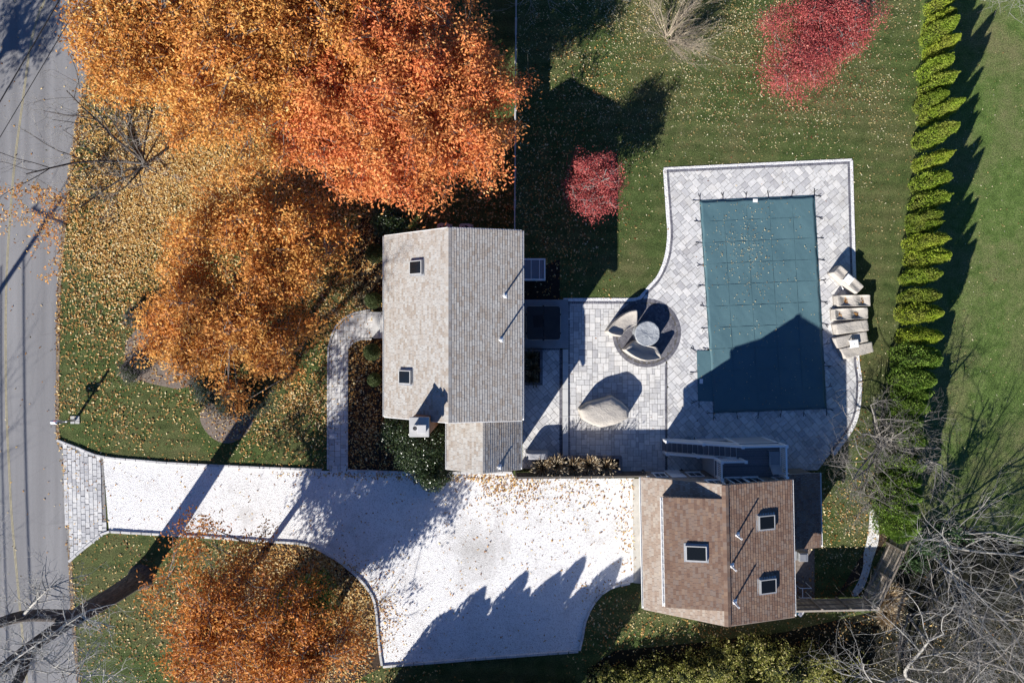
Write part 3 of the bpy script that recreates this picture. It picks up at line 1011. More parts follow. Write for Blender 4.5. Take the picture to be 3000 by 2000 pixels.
# white pebble strip around the pool patio
out_l = smooth_line([(1650, 878), (1760, 878), (1860, 877), (1884, 862), (1901, 842), (1929, 809), (1950, 756), (1959, 690), (1955, 618), (1947, 497)], 6)
ribbon('pebble_strip', pp(out_l), 0.2, 0.034, M_GRAVEL, kind='structure')
ribbon('pebble_strip_top', pp([(1944, 497), (2200, 484.5), (2495, 471)]), 0.23, 0.036, M_GRAVEL, kind='structure')
ribbon('pebble_strip_side', pp(smooth_line([(2492, 470), (2499, 726), (2505, 900), (2511, 1052), (2519, 1118), (2512, 1205), (2490, 1262), (2440, 1330)], 5)), 0.24, 0.038, M_GRAVEL, kind='structure')

# round dark brick circle: soldier ring and herringbone field
circle = MB().lathe((CIRC[0], CIRC[1]), [(CR, 0.05), (CR, 0.054)], 64).build('brick_circle', M_JOINT, kind='structure')
mb = MB()
nb = 116
for k in range(nb):
    a = 2 * math.pi * k / nb
    mb.obox((CIRC[0] + math.cos(a) * (CR - 0.10), CIRC[1] + math.sin(a) * (CR - 0.10)), 0.19, 0.094, 0.054, 0.064 + rs.uniform(-.002, .003), a)
mb.build('soldier_ring', M_DARKPAVER, circle, kind='stuff')
mb = MB()
bw = 0.10
hx = R(45)
ca, sa = math.cos(R(2)), math.sin(R(2))
for i in range(-60, 60):
    for j in range(-60, 60):
        # classic 2:1 herringbone on a unit grid
        m4 = (i - j) % 4
        if m4 == 0:
            cx, cy, w, h = i + 1.0, j + 0.5, 2, 1
        elif m4 == 2:
            cx, cy, w, h = i + 0.5, j + 0.0, 1, 2
        else:
            continue
        cx *= bw; cy *= bw
        c = (CIRC[0] + cx * math.cos(hx) - cy * math.sin(hx), CIRC[1] + cx * math.sin(hx) + cy * math.cos(hx))
        if math.hypot(c[0] - CIRC[0], c[1] - CIRC[1]) < CR - 0.26:
            mb.obox(c, w * bw - 0.012, h * bw - 0.012, 0.054, 0.063 + rs.uniform(-.003, .003), hx)
mb.build('herringbone_bricks', M_DARKPAVER, circle, kind='stuff')

# ================================================================== ROOF BUILDER
SH_CACHE = {}


def shingle_plane(parent, e0, e1, r0, r1, mat, seed, singles=0, expo=0.132, wid=0.27, lift=0.016):
    """courses of shingles over the plane eave e0-e1, ridge r0-r1 (world points)"""
    rnd = random.Random(seed)
    e0, e1, r0, r1 = map(Vector, (e0, e1, r0, r1))
    if XF[0]:
        e0, e1, r0, r1 = (Vector(XF[0](p)) for p in (e0, e1, r0, r1))
    keep = XF[0]
    XF[0] = None
    along = (e1 - e0)
    up = (r0 - e0)
    sl = up.length
    ln = along.length
    a = along.normalized()
    u = (up - a * up.dot(a)).normalized()
    nrm = a.cross(u)
    if nrm.z < 0:
        nrm = -nrm
    ncourse = int(sl / expo)
    ex = sl / ncourse
    allp = []
    for c in range(ncourse):
        s = -rnd.random() * wid
        while s < ln:
            w = wid * rnd.choice((0.62, 0.85, 1.0, 1.0, 1.2))
            s0, s1 = max(s, 0), min(s + w, ln)
            if s1 - s0 > 0.02:
                allp.append((c, s0, s1))
            s += w
    single = set(rnd.sample(range(len(allp)), min(singles, len(allp)))) if singles else set()
    mb = MB()
    for i, (c, s0, s1) in enumerate(allp):
        g = 0.006
        t0, t1 = c * ex - 0.004, (c + 1) * ex + 0.01
        if c == ncourse - 1:
            t1 = sl
        b = lift + rnd.uniform(-.003, .006)
        pts = []
        for (s, t, h) in ((s0 + g, t0, 0.0), (s1 - g, t0, 0.0), (s1 - g, t1, 0.0), (s0 + g, t1, 0.0), (s0 + g, t0, b), (s1 - g, t0, b), (s1 - g, t1, 0.003), (s0 + g, t1, 0.003)):
            pts.append(e0 + a * s + u * t + nrm * h)
        if i in single:
            c0 = sum((Vector(p) for p in pts), Vector()) / 8
            m2 = MB().hexa([tuple(p - c0) for p in pts])
            o = bpy.data.objects.new('shingle', m2.mesh('shingle', mat))
            COL.objects.link(o)
            o.parent = parent
            o.location = c0
        else:
            mb.hexa([tuple(p) for p in pts])
    mb.build('shingle_courses', mat, parent, kind='stuff')
    XF[0] = keep


def slab_plane(mb, e0, e1, r0, r1, t=0.12):
    """roof deck slab under a shingle plane"""
    top = [e0, e1, r1, r0]
    bot = [(p[0], p[1], p[2] - t) for p in top]
    mb.hexa(bot + top)


def gutter(parent, a, b, out, name='gutter', brackets=0):
    """white half-box gutter along the eave from a to b, projecting by out in x"""
    s = 1 if out > 0 else -1
    w = abs(out)
    mb = MB()
    (xa, ya, za), (xb, yb_, zb) = a, b
    def strip(o0, o1, z0, z1):
        mb.hexa([(xa + s * o0, ya, za + z0), (xa + s * o1, ya, za + z0), (xb + s * o1, yb_, zb + z0), (xb + s * o0, yb_, zb + z0), (xa + s * o0, ya, za + z1), (xa + s * o1, ya, za + z1), (xb + s * o1, yb_, zb + z1), (xb + s * o0, yb_, zb + z1)])
    strip(0.0, w, -0.13, -0.115)
    strip(w - 0.015, w, -0.115, -0.01)
    strip(0.0, 0.012, -0.115, -0.02)
    o = mb.build(name, M_WHITE, parent)
    for k in range(brackets):
        t = (k + 0.5) / brackets
        y = ya + (yb_ - ya) * t
        x = xa + (xb - xa) * t
        MB().box(min(x, x + s * w), max(x, x + s * w), y - 0.012, y + 0.012, za - 0.02, za - 0.005).build('gutter_hanger', M_WHITE, o)
    return o


def skylight(parent, c, nrm_x, w_along, l_slope, z, slope):
    """c plan centre; slope angle with sign: + rises towards +x"""
    f = thing_local = None
    cs, sn = math.cos(slope), math.sin(slope)
    def q(a, t, h):
        return (c[0] + t * cs - h * sn, c[1] + a, z + t * sn + h * cs)
    def slab(a0, a1, t0, t1, h0, h1):
        return [q(a0, t0, h0), q(a0, t1, h0), q(a1, t1, h0), q(a1, t0, h0), q(a0, t0, h1), q(a0, t1, h1), q(a1, t1, h1), q(a1, t0, h1)]
    A, T = w_along / 2, l_slope / 2
    mb = MB()
    fw = 0.07
    def ring(a, t, w, h0, h1, m):
        m.hexa(slab(-a, a, -t, -t + w, h0, h1)); m.hexa(slab(-a, a, t - w, t, h0, h1))
        m.hexa(slab(-a, -a + w, -t + w, t - w, h0, h1)); m.hexa(slab(a - w, a, -t + w, t - w, h0, h1))
    ring(A + 0.02, T + 0.02, 0.09, 0.0, 0.16, mb)
    o = mb.build('skylight', M_GALV, parent)
    m3 = MB(); ring(A, T, 0.042, 0.162, 0.18, m3)
    m3.build('skylight_frame', M_FRAME, o)
    m2 = MB(); m2.hexa(slab(-A + 0.05, A - 0.05, -T + 0.05, T - 0.05, 0.13, 0.168))
    m2.build('pane', M_GLASS, o)
    m4 = MB(); ring(A + 0.10, T + 0.10, 0.08, 0.018, 0.026, m4)
    m4.build('flashing', M_GALV, o)
    return o


def vent_pipe(parent, c, z, h=0.75, r=0.045):
    x, y = c
    o = MB().lathe((x, y), [(r, z - 0.1), (r, z + h), (r * 0.7, z + h), (r * 0.7, z + h - 0.08)], 14).build('vent_pipe', M_WHITE_PLASTIC, parent, smooth=False)
    MB().hexa([(x - .13, y - .15, z - .02), (x + .17, y - .15, z - .02), (x + .17, y + .15, z - .02), (x - .13, y + .15, z - .02), (x - .10, y - .12, z + .03), (x + .12, y - .12, z + .03), (x + .12, y + .12, z + .03), (x - .10, y + .12, z + .03)]).build('vent_boot', M_WHITE_PLASTIC, o)
    MB().lathe((x, y), [(r * 1.7, z + .03), (r * 1.1, z + .14)], 14).build('vent_collar', M_WHITE_PLASTIC, o)
    return o


def wall_shell(parent, x0, x1, y0, y1, prof, mat, name='wall'):
    """outer wall block under a roof; prof: list (x, z) of the gable outline"""
    mb = MB()
    n = len(prof)
    v = [(x, y0, z) for x, z in prof] + [(x, y1, z) for x, z in prof]
    f = [tuple(range(n)), tuple(range(2 * n - 1, n - 1, -1))]
    f += [(i, n + i, n + (i + 1) % n, (i + 1) % n) for i in range(n)]
    mb.add(v, f)
    return mb.build(name, mat, parent)


# ================================================================== HOUSE
hx0, hxr, hx1 = -343 * S, -158.8 * S, 24.5 * S
hy1, hy0 = 283.4 * S, -202.3 * S
zL, zR_, zT = 3.28, 5.14, 6.0
house = thing('house', ((hx0 + hx1) / 2, (hy0 + hy1) / 2, 0), 'house with tan shingle roof, two skylights and brick chimney', 'house')
o = 0.28
wall_shell(house, 0, 0, hy0 + o, hy1 - o, [(hx0 + 0.3, 0), (hx1 - 0.3, 0), (hx1 - 0.3, zR_ - 0.16), (hxr, zT - 0.2), (hx0 + 0.3, zL - 0.1)], M_SIDING)
roof = bpy.data.objects.new('roof', None)
mb = MB()
slab_plane(mb, (hx0, hy0, zL), (hx0, hy1, zL), (hxr, hy0, zT), (hxr, hy1, zT))
slab_plane(mb, (hx1, hy0, zR_), (hx1, hy1, zR_), (hxr, hy0, zT), (hxr, hy1, zT))
roof = mb.build('roof', M_WHITE, house)
shingle_plane(roof, (hx0 - .02, hy0 - .02, zL + .003), (hx0 - .02, hy1 + .02, zL + .003), (hxr, hy0 - .02, zT + .003), (hxr, hy1 + .02, zT + .003), M_SHINGLE_TAN, 1, 150)
shingle_plane(roof, (hx1 + .02, hy0 - .02, zR_ + .003), (hx1 + .02, hy1 + .02, zR_ + .003), (hxr, hy0 - .02, zT + .003), (hxr, hy1 + .02, zT + .003), M_SHINGLE_TAN, 2, 150, lift=0.024)
# ridge caps
mb = MB()
y = hy0 - 0.02
k = 0
while y < hy1:
    y2 = min(y + 0.2, hy1 + 0.02)
    for s, zz in ((-1, zL), (1, zR_)):
        xe = hx0 if s < 0 else hx1
        sl_ = (zT - zz) / abs(hxr - xe)
        mb.hexa([(hxr, y, zT - 0.02), (hxr + s * 0.16, y, zT - 0.02 - 0.16 * sl_), (hxr + s * 0.16, y2, zT - 0.02 - 0.16 * sl_), (hxr, y2, zT - 0.02),
                 (hxr, y, zT + 0.045), (hxr + s * 0.16, y, zT + 0.03 - 0.16 * sl_), (hxr + s * 0.16, y2, zT + 0.024 - 0.16 * sl_), (hxr, y2, zT + 0.036)])
    y = y2
    k += 1
mb.build('ridge_caps', M_SHINGLE_TAN, roof, kind='stuff')
gutter(house, (hx1 + 0.02, hy0, zR_), (hx1 + 0.02, hy1, zR_), 0.1)
gutter(house, (hx0 - 0.02, hy0, zL), (hx0 - 0.02, hy1, zL), -0.09)
for yy, nm in ((hy0 - 0.03, 0), (hy1 + 0.03, 1)):
    mb = MB()
    mb.bar((hx0, yy, zL - 0.06), (hxr, yy, zT - 0.06), 0.03, 0.14)
    mb.bar((hxr, yy, zT - 0.06), (hx1, yy, zR_ - 0.06), 0.03, 0.14)
    mb.build('rake_trim', M_WHITE, house)


def roof_z(x, xe, ze, xr, zr):
    return ze + (zr - ze) * (x - xe) / (xr - xe)


def on_roof(px, py, xe, ze, xr, zr):
    """plan-sheet pixel -> point on the roof plane"""
    z = (ze + zr) / 2
    for _ in range(12):
        x, y, _z = P(px, py, z)
        z = roof_z(x, xe, ze, xr, zr)
    return x, y, z


sl_l = math.atan2(zT - zL, hxr - hx0)
sl_r = math.atan2(zR_ - zT, hx1 - hxr)
for (a, b) in ((1223, 784), (1191, 1104)):
    x, y, z = on_roof(a, b, hx0, zL, hxr, zT)
    skylight(house, (x, y), 0, 0.72, 0.86, z, sl_l)
for (a, b) in ((1477, 866), (1465, 994)):
    x, y, z = on_roof(a, b, hx1, zR_, hxr, zT)
    vent_pipe(house, (x, y), z, 0.85)

# chimney on the south gable wall: brick by brick for the upper stack
ch = bpy.data.objects.new('chimney', None)
cx0, cx1 = -250 * S, -208 * S
cy1, cy0 = -190 * S, -232 * S
CT = 6.35
chim = MB().box(cx0 + 0.02, cx1 - 0.02, cy0 + 0.02, cy1, 0, CT).build('chimney', M_JOINT, house)
mb = MB()
zc = 0.0
row = 0
while zc < CT - .05:
    for (ax, bx_, fix, horiz) in ((cx0, cx1, cy0, True), (cx0, cx1, cy1, True), (cy0, cy1, cx0, False), (cy0, cy1, cx1, False)):
        t = ax + (0.11 if row % 2 else 0)
        t0 = ax
        while t0 < bx_ - 0.01:
            t1 = min(t if t > t0 else t0 + 0.22, bx_)
            if t1 - t0 > 0.02:
                if horiz:
                    mb.box(t0 + .005, t1 - .005, fix - .03, fix + .03, zc + .005, zc + .07)
                else:
                    mb.box(fix - .028, fix + .028, t0 + .005, t1 - .005, zc + .005, zc + .07)
            t0 = t1
            t = t1 + 0.22
    zc += 0.075
    row += 1
mb.build('chimney_bricks', M_BRICK, chim, kind='stuff')
MB().box(cx0 - .07, cx1 + .07, cy0 - .07, cy1 + .07, CT, CT + .14).build('chimney_cap', M_CAP, chim, bevel=0.02)
fx, fy = cx0 + 0.26, (cy0 + cy1) / 2 - 0.02
MB().lathe((fx, fy), [(.15, CT + .12), (.15, CT + .4), (.17, CT + .4), (.17, CT + .46), (.11, CT + .46), (.11, CT + .25)], 20).build('flue', M_FLUE, chim)
MB().box(cx1 - .42, cx1 - .07, cy0 + .2, cy0 + .55, CT + .14, CT + .52).box(cx1 - .46, cx1 - .03, cy0 + .16, cy0 + .59, CT + .52, CT + .57).build('flue', M_FLUE, chim, bevel=0.012)

# south wing
wx0, wx1 = -173.8 * S, 22 * S
wxr = (wx0 + wx1) / 2
wy0, wy1 = -342.6 * S, hy0 + 0.3
zwe, zwr = 3.5, 4.65
wing = wall_shell(house, 0, 0, wy0 + 0.2, wy1, [(wx0 + 0.25, 0), (wx1 - 0.25, 0), (wx1 - 0.25, zwe), (wxr, zwr - 0.2), (wx0 + 0.25, zwe)], M_SIDING, 'wing_wall')
mb = MB()
slab_plane(mb, (wx0, wy0, zwe), (wx0, wy1, zwe), (wxr, wy0, zwr), (wxr, wy1, zwr))
slab_plane(mb, (wx1, wy0, zwe), (wx1, wy1, zwe), (wxr, wy0, zwr), (wxr, wy1, zwr))
wroof = mb.build('wing_roof', M_WHITE, house)
shingle_plane(wroof, (wx0 - .02, wy0 - .02, zwe), (wx0 - .02, wy1, zwe), (wxr, wy0 - .02, zwr), (wxr, wy1, zwr), M_SHINGLE_TAN, 3, 0)
shingle_plane(wroof, (wx1 + .02, wy0 - .02, zwe), (wx1 + .02, wy1, zwe), (wxr, wy0 - .02, zwr), (wxr, wy1, zwr), M_SHINGLE_TAN, 4, 0, lift=0.022)
gutter(house, (wx0 - .02, wy0, zwe), (wx0 - .02, wy1 - 0.3, zwe), -0.08)
gutter(house, (wx1 + .02, wy0, zwe), (wx1 + .02, wy1 - 0.3, zwe), 0.08)
x, y, z = on_roof(1460, 1367, wx1, zwe, wxr, zwr)
vent_pipe(house, (x, y), z, 0.25, 0.05)

# white framed glazed cover against the east wall
gx0, gy1 = 0.22, P(0, 757, 0.6)[1]
gx1, gy0 = P(1598, 0, 0.6)[0], P(0, 821, 0.6)[1]
wc = thing('window_well_cover', ((gx0 + gx1) / 2, (gy0 + gy1) / 2, 0), 'low glazed cover with white bars against house wall on lawn', 'window cover')
mb = MB()
for (a, b, c, d) in ((gx0, gx1, gy0, gy0 + .09), (gx0, gx1, gy1 - .09, gy1), (gx1 - .09, gx1, gy0 + .09, gy1 - .09), (gx0, gx0 + .09, gy0 + .09, gy1 - .09)):
    mb.box(a, b, c, d, 0, 0.62)
mb.build('frame', M_WHITE, wc, bevel=0.01)
for k in range(3):
    x = gx0 + (gx1 - gx0) * (0.17 + 0.28 * k) + 0.12
    MB().box(x - .016, x + .016, gy0 + .092, gy1 - .092, 0.58, 0.622).build('glazing_bar', M_WHITE, wc)
for k in range(4):
    xs = [gx0 + .092] + [gx0 + (gx1 - gx0) * (0.17 + 0.28 * q) + 0.12 for q in range(3)] + [gx1 - .092]
    MB().box(xs[k] + .018, xs[k + 1] - .018, gy0 + .092, gy1 - .092, 0.575, 0.59).build('pane', M_PANEL, wc)


def ac_unit(loc, s, h, label, rz=0.0, grille_only=False):
    t = thing('air_conditioner', (loc[0], loc[1], 0), label, 'air conditioner', 'air conditioner units')
    hs = s / 2
    mb = MB()
    c = 0.14
    oct_ = [(-hs + c, -hs), (hs - c, -hs), (hs - c * .3, -hs + c * .3), (hs, -hs + c), (hs, hs - c), (hs - c * .3, hs - c * .3), (hs - c, hs), (-hs + c, hs), (-hs + c * .3, hs - c * .3), (-hs, hs - c), (-hs, -hs + c), (-hs + c * .3, -hs + c * .3)]
    mb.prism([(loc[0] + x, loc[1] + y) for x, y in oct_], 0.06, h)
    mb.build('cabinet', M_GALV, t, bevel=0.015)
    MB().box(loc[0] - hs - .08, loc[0] + hs + .08, loc[1] - hs - .08, loc[1] + hs + .08, 0.0, 0.06).build('pad', M_CONCRETE, t)
    MB().lathe(loc, [(hs * .78, h - .05), (hs * .78, h + .012), (hs * .70, h + .012), (hs * .70, h - .03)], 28, cap=False).build('fan_ring', M_GALV, t)
    MB().lathe(loc, [(hs * .72, h + .001), (hs * .72, h + .004)], 28).build('fan_well', M_DARKMETAL, t)
    for k in range(4):
        a = k * math.pi / 2 + 0.4
        MB().obox((loc[0] + math.cos(a) * hs * .38, loc[1] + math.sin(a) * hs * .38), hs * .55, hs * .3, h + .006, h + .016, a).build('fan_blade', M_GALV, t)
    MB().lathe(loc, [(hs * .14, h + .004), (hs * .14, h + .02)], 16).build('fan_hub', M_DARKMETAL, t)
    return t


ac_unit(P(1299, 672, 0.9)[:2], 0.74, 0.9, 'grey air conditioner unit behind the ridge end of the house')
ac_unit(P(1363, 672, 0.9)[:2], 0.70, 0.9, 'grey air conditioner unit beside the vinyl fence end of the house')

# ------------------------------------------------------------------ vinyl fence running from the house
vf = thing('vinyl_fence', (*P(1507, 660)[:2], 0), 'tall pale vinyl privacy fence running away from the house', 'fence')
f0 = Vector(P(1508, 676, 1.85)); f1 = Vector(P(1513, -120, 1.85))
np_ = 9
for k in range(np_):
    a = f0.lerp(f1, k / np_); b = f0.lerp(f1, (k + 1) / np_)
    for q in range(12):
        a2 = a.lerp(b, q / 12); b2 = a.lerp(b, (q + 1) / 12)
        MB().box(a2.x - 0.015, a2.x + 0.015, a2.y + 0.004, b2.y - 0.004, 0.1, 1.75).build('fence_board', M_VINYL, vf)
    MB().box(a.x - 0.03, a.x + 0.03, a.y + 0.07, b.y - 0.07, 1.752, 1.85).build('top_rail', M_VINYL, vf)
    MB().box(a.x - 0.06, a.x + 0.06, a.y - 0.06, a.y + 0.06, 0, 1.95).build('fence_post', M_VINYL, vf)


# ================================================================== GARAGE
GA = R(1.2)
gcx, gcy = 543 * S, -543 * S


def gxf(p):
    x, y = p[0] - gcx, p[1] - gcy
    return (gcx + x * math.cos(GA) - y * math.sin(GA), gcy + x * math.sin(GA) + y * math.cos(GA), p[2])


gzL, gzR, gzT = 3.0, 4.5, 5.5
ax0, axr, ax1 = 355 * S, 544 * S, 732.6 * S
ay1, ay0 = -365 * S, -721 * S
garage = thing('garage', (gcx, gcy, 0), 'garage with brown shingle roof, wide dormer and three skylights', 'garage')
XF[0] = gxf
WY = -377 * S      # north wall plane
GWX = 384 * S      # west wall plane, well back under the eave
wall_shell(garage, 0, 0, ay0 + 0.3, WY, [(GWX, 0), (ax1 - 0.3, 0), (ax1 - 0.3, gzR - 0.16), (axr, gzT - 0.2), (GWX, gzL + 0.25)], M_SIDING)
# siding courses on the north wall
mb = MB()
zc = 0.1
while zc < gzT - .4:
    xl = GWX if zc < gzL + 0.1 else GWX + (zc - gzL - 0.1) * (axr - ax0) / (gzT - gzL) + 0.1
    xr_ = ax1 - 0.3 if zc < gzR - 0.35 else ax1 - 0.3 - (zc - gzR + 0.35) * (ax1 - axr) / (gzT - gzR)
    if xr_ - xl > 0.3:
        t = xl
        while t < xr_ - 0.02:
            t2 = min(t + rs.uniform(0.12, 0.24), xr_)
            mb.hexa([(t + .003, WY, zc), (t2 - .003, WY, zc), (t2 - .003, WY + .024, zc), (t + .003, WY + .024, zc), (t + .003, WY, zc + .15), (t2 - .003, WY, zc + .15), (t2 - .003, WY + .006, zc + .15), (t + .003, WY + .006, zc + .15)])
            t = t2
    zc += 0.15
mb.build('wall_shingles', M_SIDING, garage, kind='stuff')
mb = MB()
slab_plane(mb, (ax0, ay0, gzL), (ax0, ay1, gzL), (axr, ay0, gzT), (axr, ay1, gzT))
slab_plane(mb, (ax1, ay0, gzR), (ax1, ay1, gzR), (axr, ay0, gzT), (axr, ay1, gzT))
groof = mb.build('roof', M_WHITE, garage)
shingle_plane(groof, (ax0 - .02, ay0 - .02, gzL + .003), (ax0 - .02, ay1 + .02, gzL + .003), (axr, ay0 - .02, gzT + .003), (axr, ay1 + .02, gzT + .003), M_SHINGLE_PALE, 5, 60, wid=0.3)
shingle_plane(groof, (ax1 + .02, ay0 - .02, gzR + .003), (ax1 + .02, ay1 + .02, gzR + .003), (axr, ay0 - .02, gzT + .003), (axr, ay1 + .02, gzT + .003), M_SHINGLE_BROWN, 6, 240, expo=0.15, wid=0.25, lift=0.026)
# dormer
dx0 = 394 * S
dy1, dy0 = -400 * S, -682 * S
dz0 = 4.83
dm = MB()
zmain = lambda x: roof_z(x, ax0, gzL, axr, gzT)
dm.add([(dx0 + .2, dy0 + .12, zmain(dx0 + .2) - .05), (axr, dy0 + .12, gzT - .05), (dx0 + .2, dy0 + .12, dz0 - .06), (dx0 + .2, dy1 - .12, zmain(dx0 + .2) - .05), (axr, dy1 - .12, gzT - .05), (dx0 + .2, dy1 - .12, dz0 - .06)],
       [(0, 1, 2), (3, 5, 4), (0, 2, 5, 3), (2, 1, 4, 5)])
dorm = dm.build('dormer', M_SIDING, garage)
mb = MB()
slab_plane(mb, (dx0, dy0, dz0), (dx0, dy1, dz0), (axr, dy0, gzT + .03), (axr, dy1, gzT + .03), 0.1)
mb.build('dormer_deck', M_WHITE, dorm)
shingle_plane(dorm, (dx0 - .02, dy0 - .02, dz0 + .003), (dx0 - .02, dy1 + .02, dz0 + .003), (axr, dy0 - .02, gzT + .034), (axr, dy1 + .02, gzT + .034), M_SHINGLE_BROWN, 7, 0, expo=0.14, wid=0.27)
gutter(garage, (dx0 - .02, dy0, dz0), (dx0 - .02, dy1, dz0), -0.13, brackets=14)
mb = MB()
mb.bar((dx0, dy1 + .03, dz0 - .05), (axr, dy1 + .03, gzT - .04), .03, .1)
mb.bar((dx0, dy0 - .03, dz0 - .05), (axr, dy0 - .03, gzT - .04), .03, .1)
mb.build('dormer_trim', M_SIDING, dorm)
# ridge caps
mb = MB()
y = ay0 - 0.02
while y < ay1:
    y2 = min(y + 0.2, ay1 + 0.02)
    for s, slp in ((-1, 0.24), (1, 0.25)):
        mb.hexa([(axr, y, gzT), (axr + s * 0.17, y, gzT - 0.17 * slp), (axr + s * 0.17, y2, gzT - 0.17 * slp), (axr, y2, gzT),
                 (axr, y, gzT + 0.085), (axr + s * 0.17, y, gzT + 0.075 - 0.17 * slp), (axr + s * 0.17, y2, gzT + 0.066 - 0.17 * slp), (axr, y2, gzT + 0.076)])
    y = y2
mb.build('ridge_caps', M_SHINGLE_BROWN, groof, kind='stuff')
gutter(garage, (ax0 - .02, ay0, gzL), (ax0 - .02, ay1, gzL), -0.09)
gutter(garage, (ax1 + .02, ay0, gzR), (ax1 + .02, ay1, gzR), 0.09, brackets=16)
for yy in (ay0 - 0.03, ay1 + 0.03):
    mb = MB()
    mb.bar((ax0, yy, gzL - 0.06), (axr, yy, gzT - 0.06), 0.03, 0.13)
    mb.bar((axr, yy, gzT - 0.06), (ax1, yy, gzR - 0.06), 0.03, 0.13)
    mb.build('rake_trim', M_SIDING, garage)


def inv_g(x, y):
    dx, dy = x - gcx, y - gcy
    return (gcx + dx * math.cos(-GA) - dy * math.sin(-GA), gcy + dx * math.sin(-GA) + dy * math.cos(-GA))


def on_garage(px, py, xe, ze, xr, zr):
    z = (ze + zr) / 2
    for _ in range(12):
        x, y, _z = P(px, py, z)
        x, y = inv_g(x, y)
        z = roof_z(x, xe, ze, xr, zr)
    return x, y, z


x, y, z = on_garage(2039, 1618, dx0, dz0, axr, gzT)
skylight(garage, (x, y), 0, 0.78, 1.05, z + .03, math.atan2(gzT - dz0, axr - dx0))
for (a, b) in ((2242, 1528), (2246, 1714)):
    x, y, z = on_garage(a, b, ax1, gzR, axr, gzT)
    skylight(garage, (x, y), 0, 0.74, 0.95, z, math.atan2(gzR - gzT, ax1 - axr))
for (a, b) in ((2158, 1566), (2142, 1656), (2150, 1762)):
    x, y, z = on_garage(a, b, ax1, gzR, axr, gzT)
    vent_pipe(garage, (x, y), z, 0.8, 0.05)

# north wall windows, doors
def g_window(x0, x1, z0, z1, parent, glass, name='window', y=None):
    y = WY + 0.022 if y is None else y
    mb = MB()
    w = 0.06
    mb.box(x0, x1, y, y + .05, z0, z0 + w); mb.box(x0, x1, y, y + .05, z1 - w, z1)
    mb.box(x0, x0 + w, y, y + .05, z0 + w, z1 - w); mb.box(x1 - w, x1, y, y + .05, z0 + w, z1 - w)
    o = mb.build(name, M_WHITE, parent)
    MB().box(x0 + w, x1 - w, y + .005, y + .02, z0 + w, z1 - w).build('pane', glass, o)
    MB().box((x0 + x1) / 2 - .015, (x0 + x1) / 2 + .015, y + .021, y + .04, z0 + w, z1 - w).build('glazing_bar', M_WHITE, o)
    MB().box(x0 - .05, x1 + .05, y, y + .09, z0 - .05, z0 - .004).build('sill', M_WHITE, o)
    return o


g_window(501 * S, 541 * S, 0.9, 2.0, garage, M_GLASS)
g_window(525 * S, 565 * S, 3.2, 4.3, garage, M_GLASS2)
g_window(405 * S, 440 * S, 0.9, 2.0, garage, M_GLASS)
dr = g_window(588 * S, 632 * S, 2.66, 4.4, garage, M_GLASS, 'glass_door')
dr = g_window(632.5 * S, 676 * S, 2.66, 4.3, garage, M_GLASS2, 'glass_door')
dd = MB().box(448 * S, 490 * S, WY + .022, WY + .06, 0.05, 2.1).build('side_door', M_WHITE, garage)
MB().box(485 * S, 486.5 * S, WY + .062, WY + .1, 1.0, 1.08).build('handle', M_DARKMETAL, dd)
for xx in (572, 684):
    mb = MB().box(xx * S - .06, xx * S + .06, WY + .03, WY + .16, 3.9, 4.15)
    mb.build('wall_lamp', M_DARKMETAL, garage)
MB().box(GWX - .03, GWX + .10, WY - .02, WY + .05, 0, gzL + .15).build('corner_board', M_WHITE, garage)
MB().box(ax1 - .37, ax1 - .24, WY - .02, WY + .05, 0, gzR - .2).build('corner_board', M_WHITE, garage)
# west face: two big garage doors and the white brackets beside them
for k in range(2):
    ya, yb2 = (-690 + 140 * k) * S + 0.2, (-690 + 140 * (k + 1)) * S - 0.2
    d = MB().box(GWX - .07, GWX + .002, ya, yb2, 0.03, 2.4).build('garage_door', M_WHITE, garage)
    for j in range(4):
        MB().box(GWX - .085, GWX - .071, ya + .08, yb2 - .08, 0.12 + .57 * j, 0.6 + .57 * j).build('door_panel', M_WHITE, d)
for yy in (-478 * S, -655 * S):
    mb = MB()
    mb.prism([(GWX - .52, yy - .05), (GWX, yy - .4), (GWX, yy + .35), (GWX - .52, yy + .22)], 2.55, 2.62)
    mb.build('door_canopy', M_WHITE, garage)

# lean-to on the east side
lx1 = 858 * S
ly1, ly0 = -372 * S, -578 * S
wall_shell(garage, 0, 0, ly0 + .2, ly1 - .1, [(ax1 - .35, 0), (lx1 - .2, 0), (lx1 - .2, 2.0), (ax1 - .35, 2.4)], M_SIDING, 'lean_to_wall')
mb = MB()
slab_plane(mb, (lx1, ly0, 2.1), (lx1, ly1, 2.1), (ax1 - .31, ly0, 2.55), (ax1 - .31, ly1, 2.55), 0.1)
lro = mb.build('lean_to_roof', M_WHITE, garage)
shingle_plane(lro, (lx1 + .02, ly0 - .02, 2.103), (lx1 + .02, ly1 + .02, 2.103), (ax1 - .31, ly0 - .02, 2.553), (ax1 - .31, ly1 + .02, 2.553), M_SHINGLE_BROWN, 8, 0)
gutter(garage, (lx1 + .02, ly0, 2.1), (lx1 + .02, ly1, 2.1), 0.09, brackets=6)
g_window(742 * S, 782 * S, .7, 1.7, garage, M_GLASS, y=ly1 - .095)

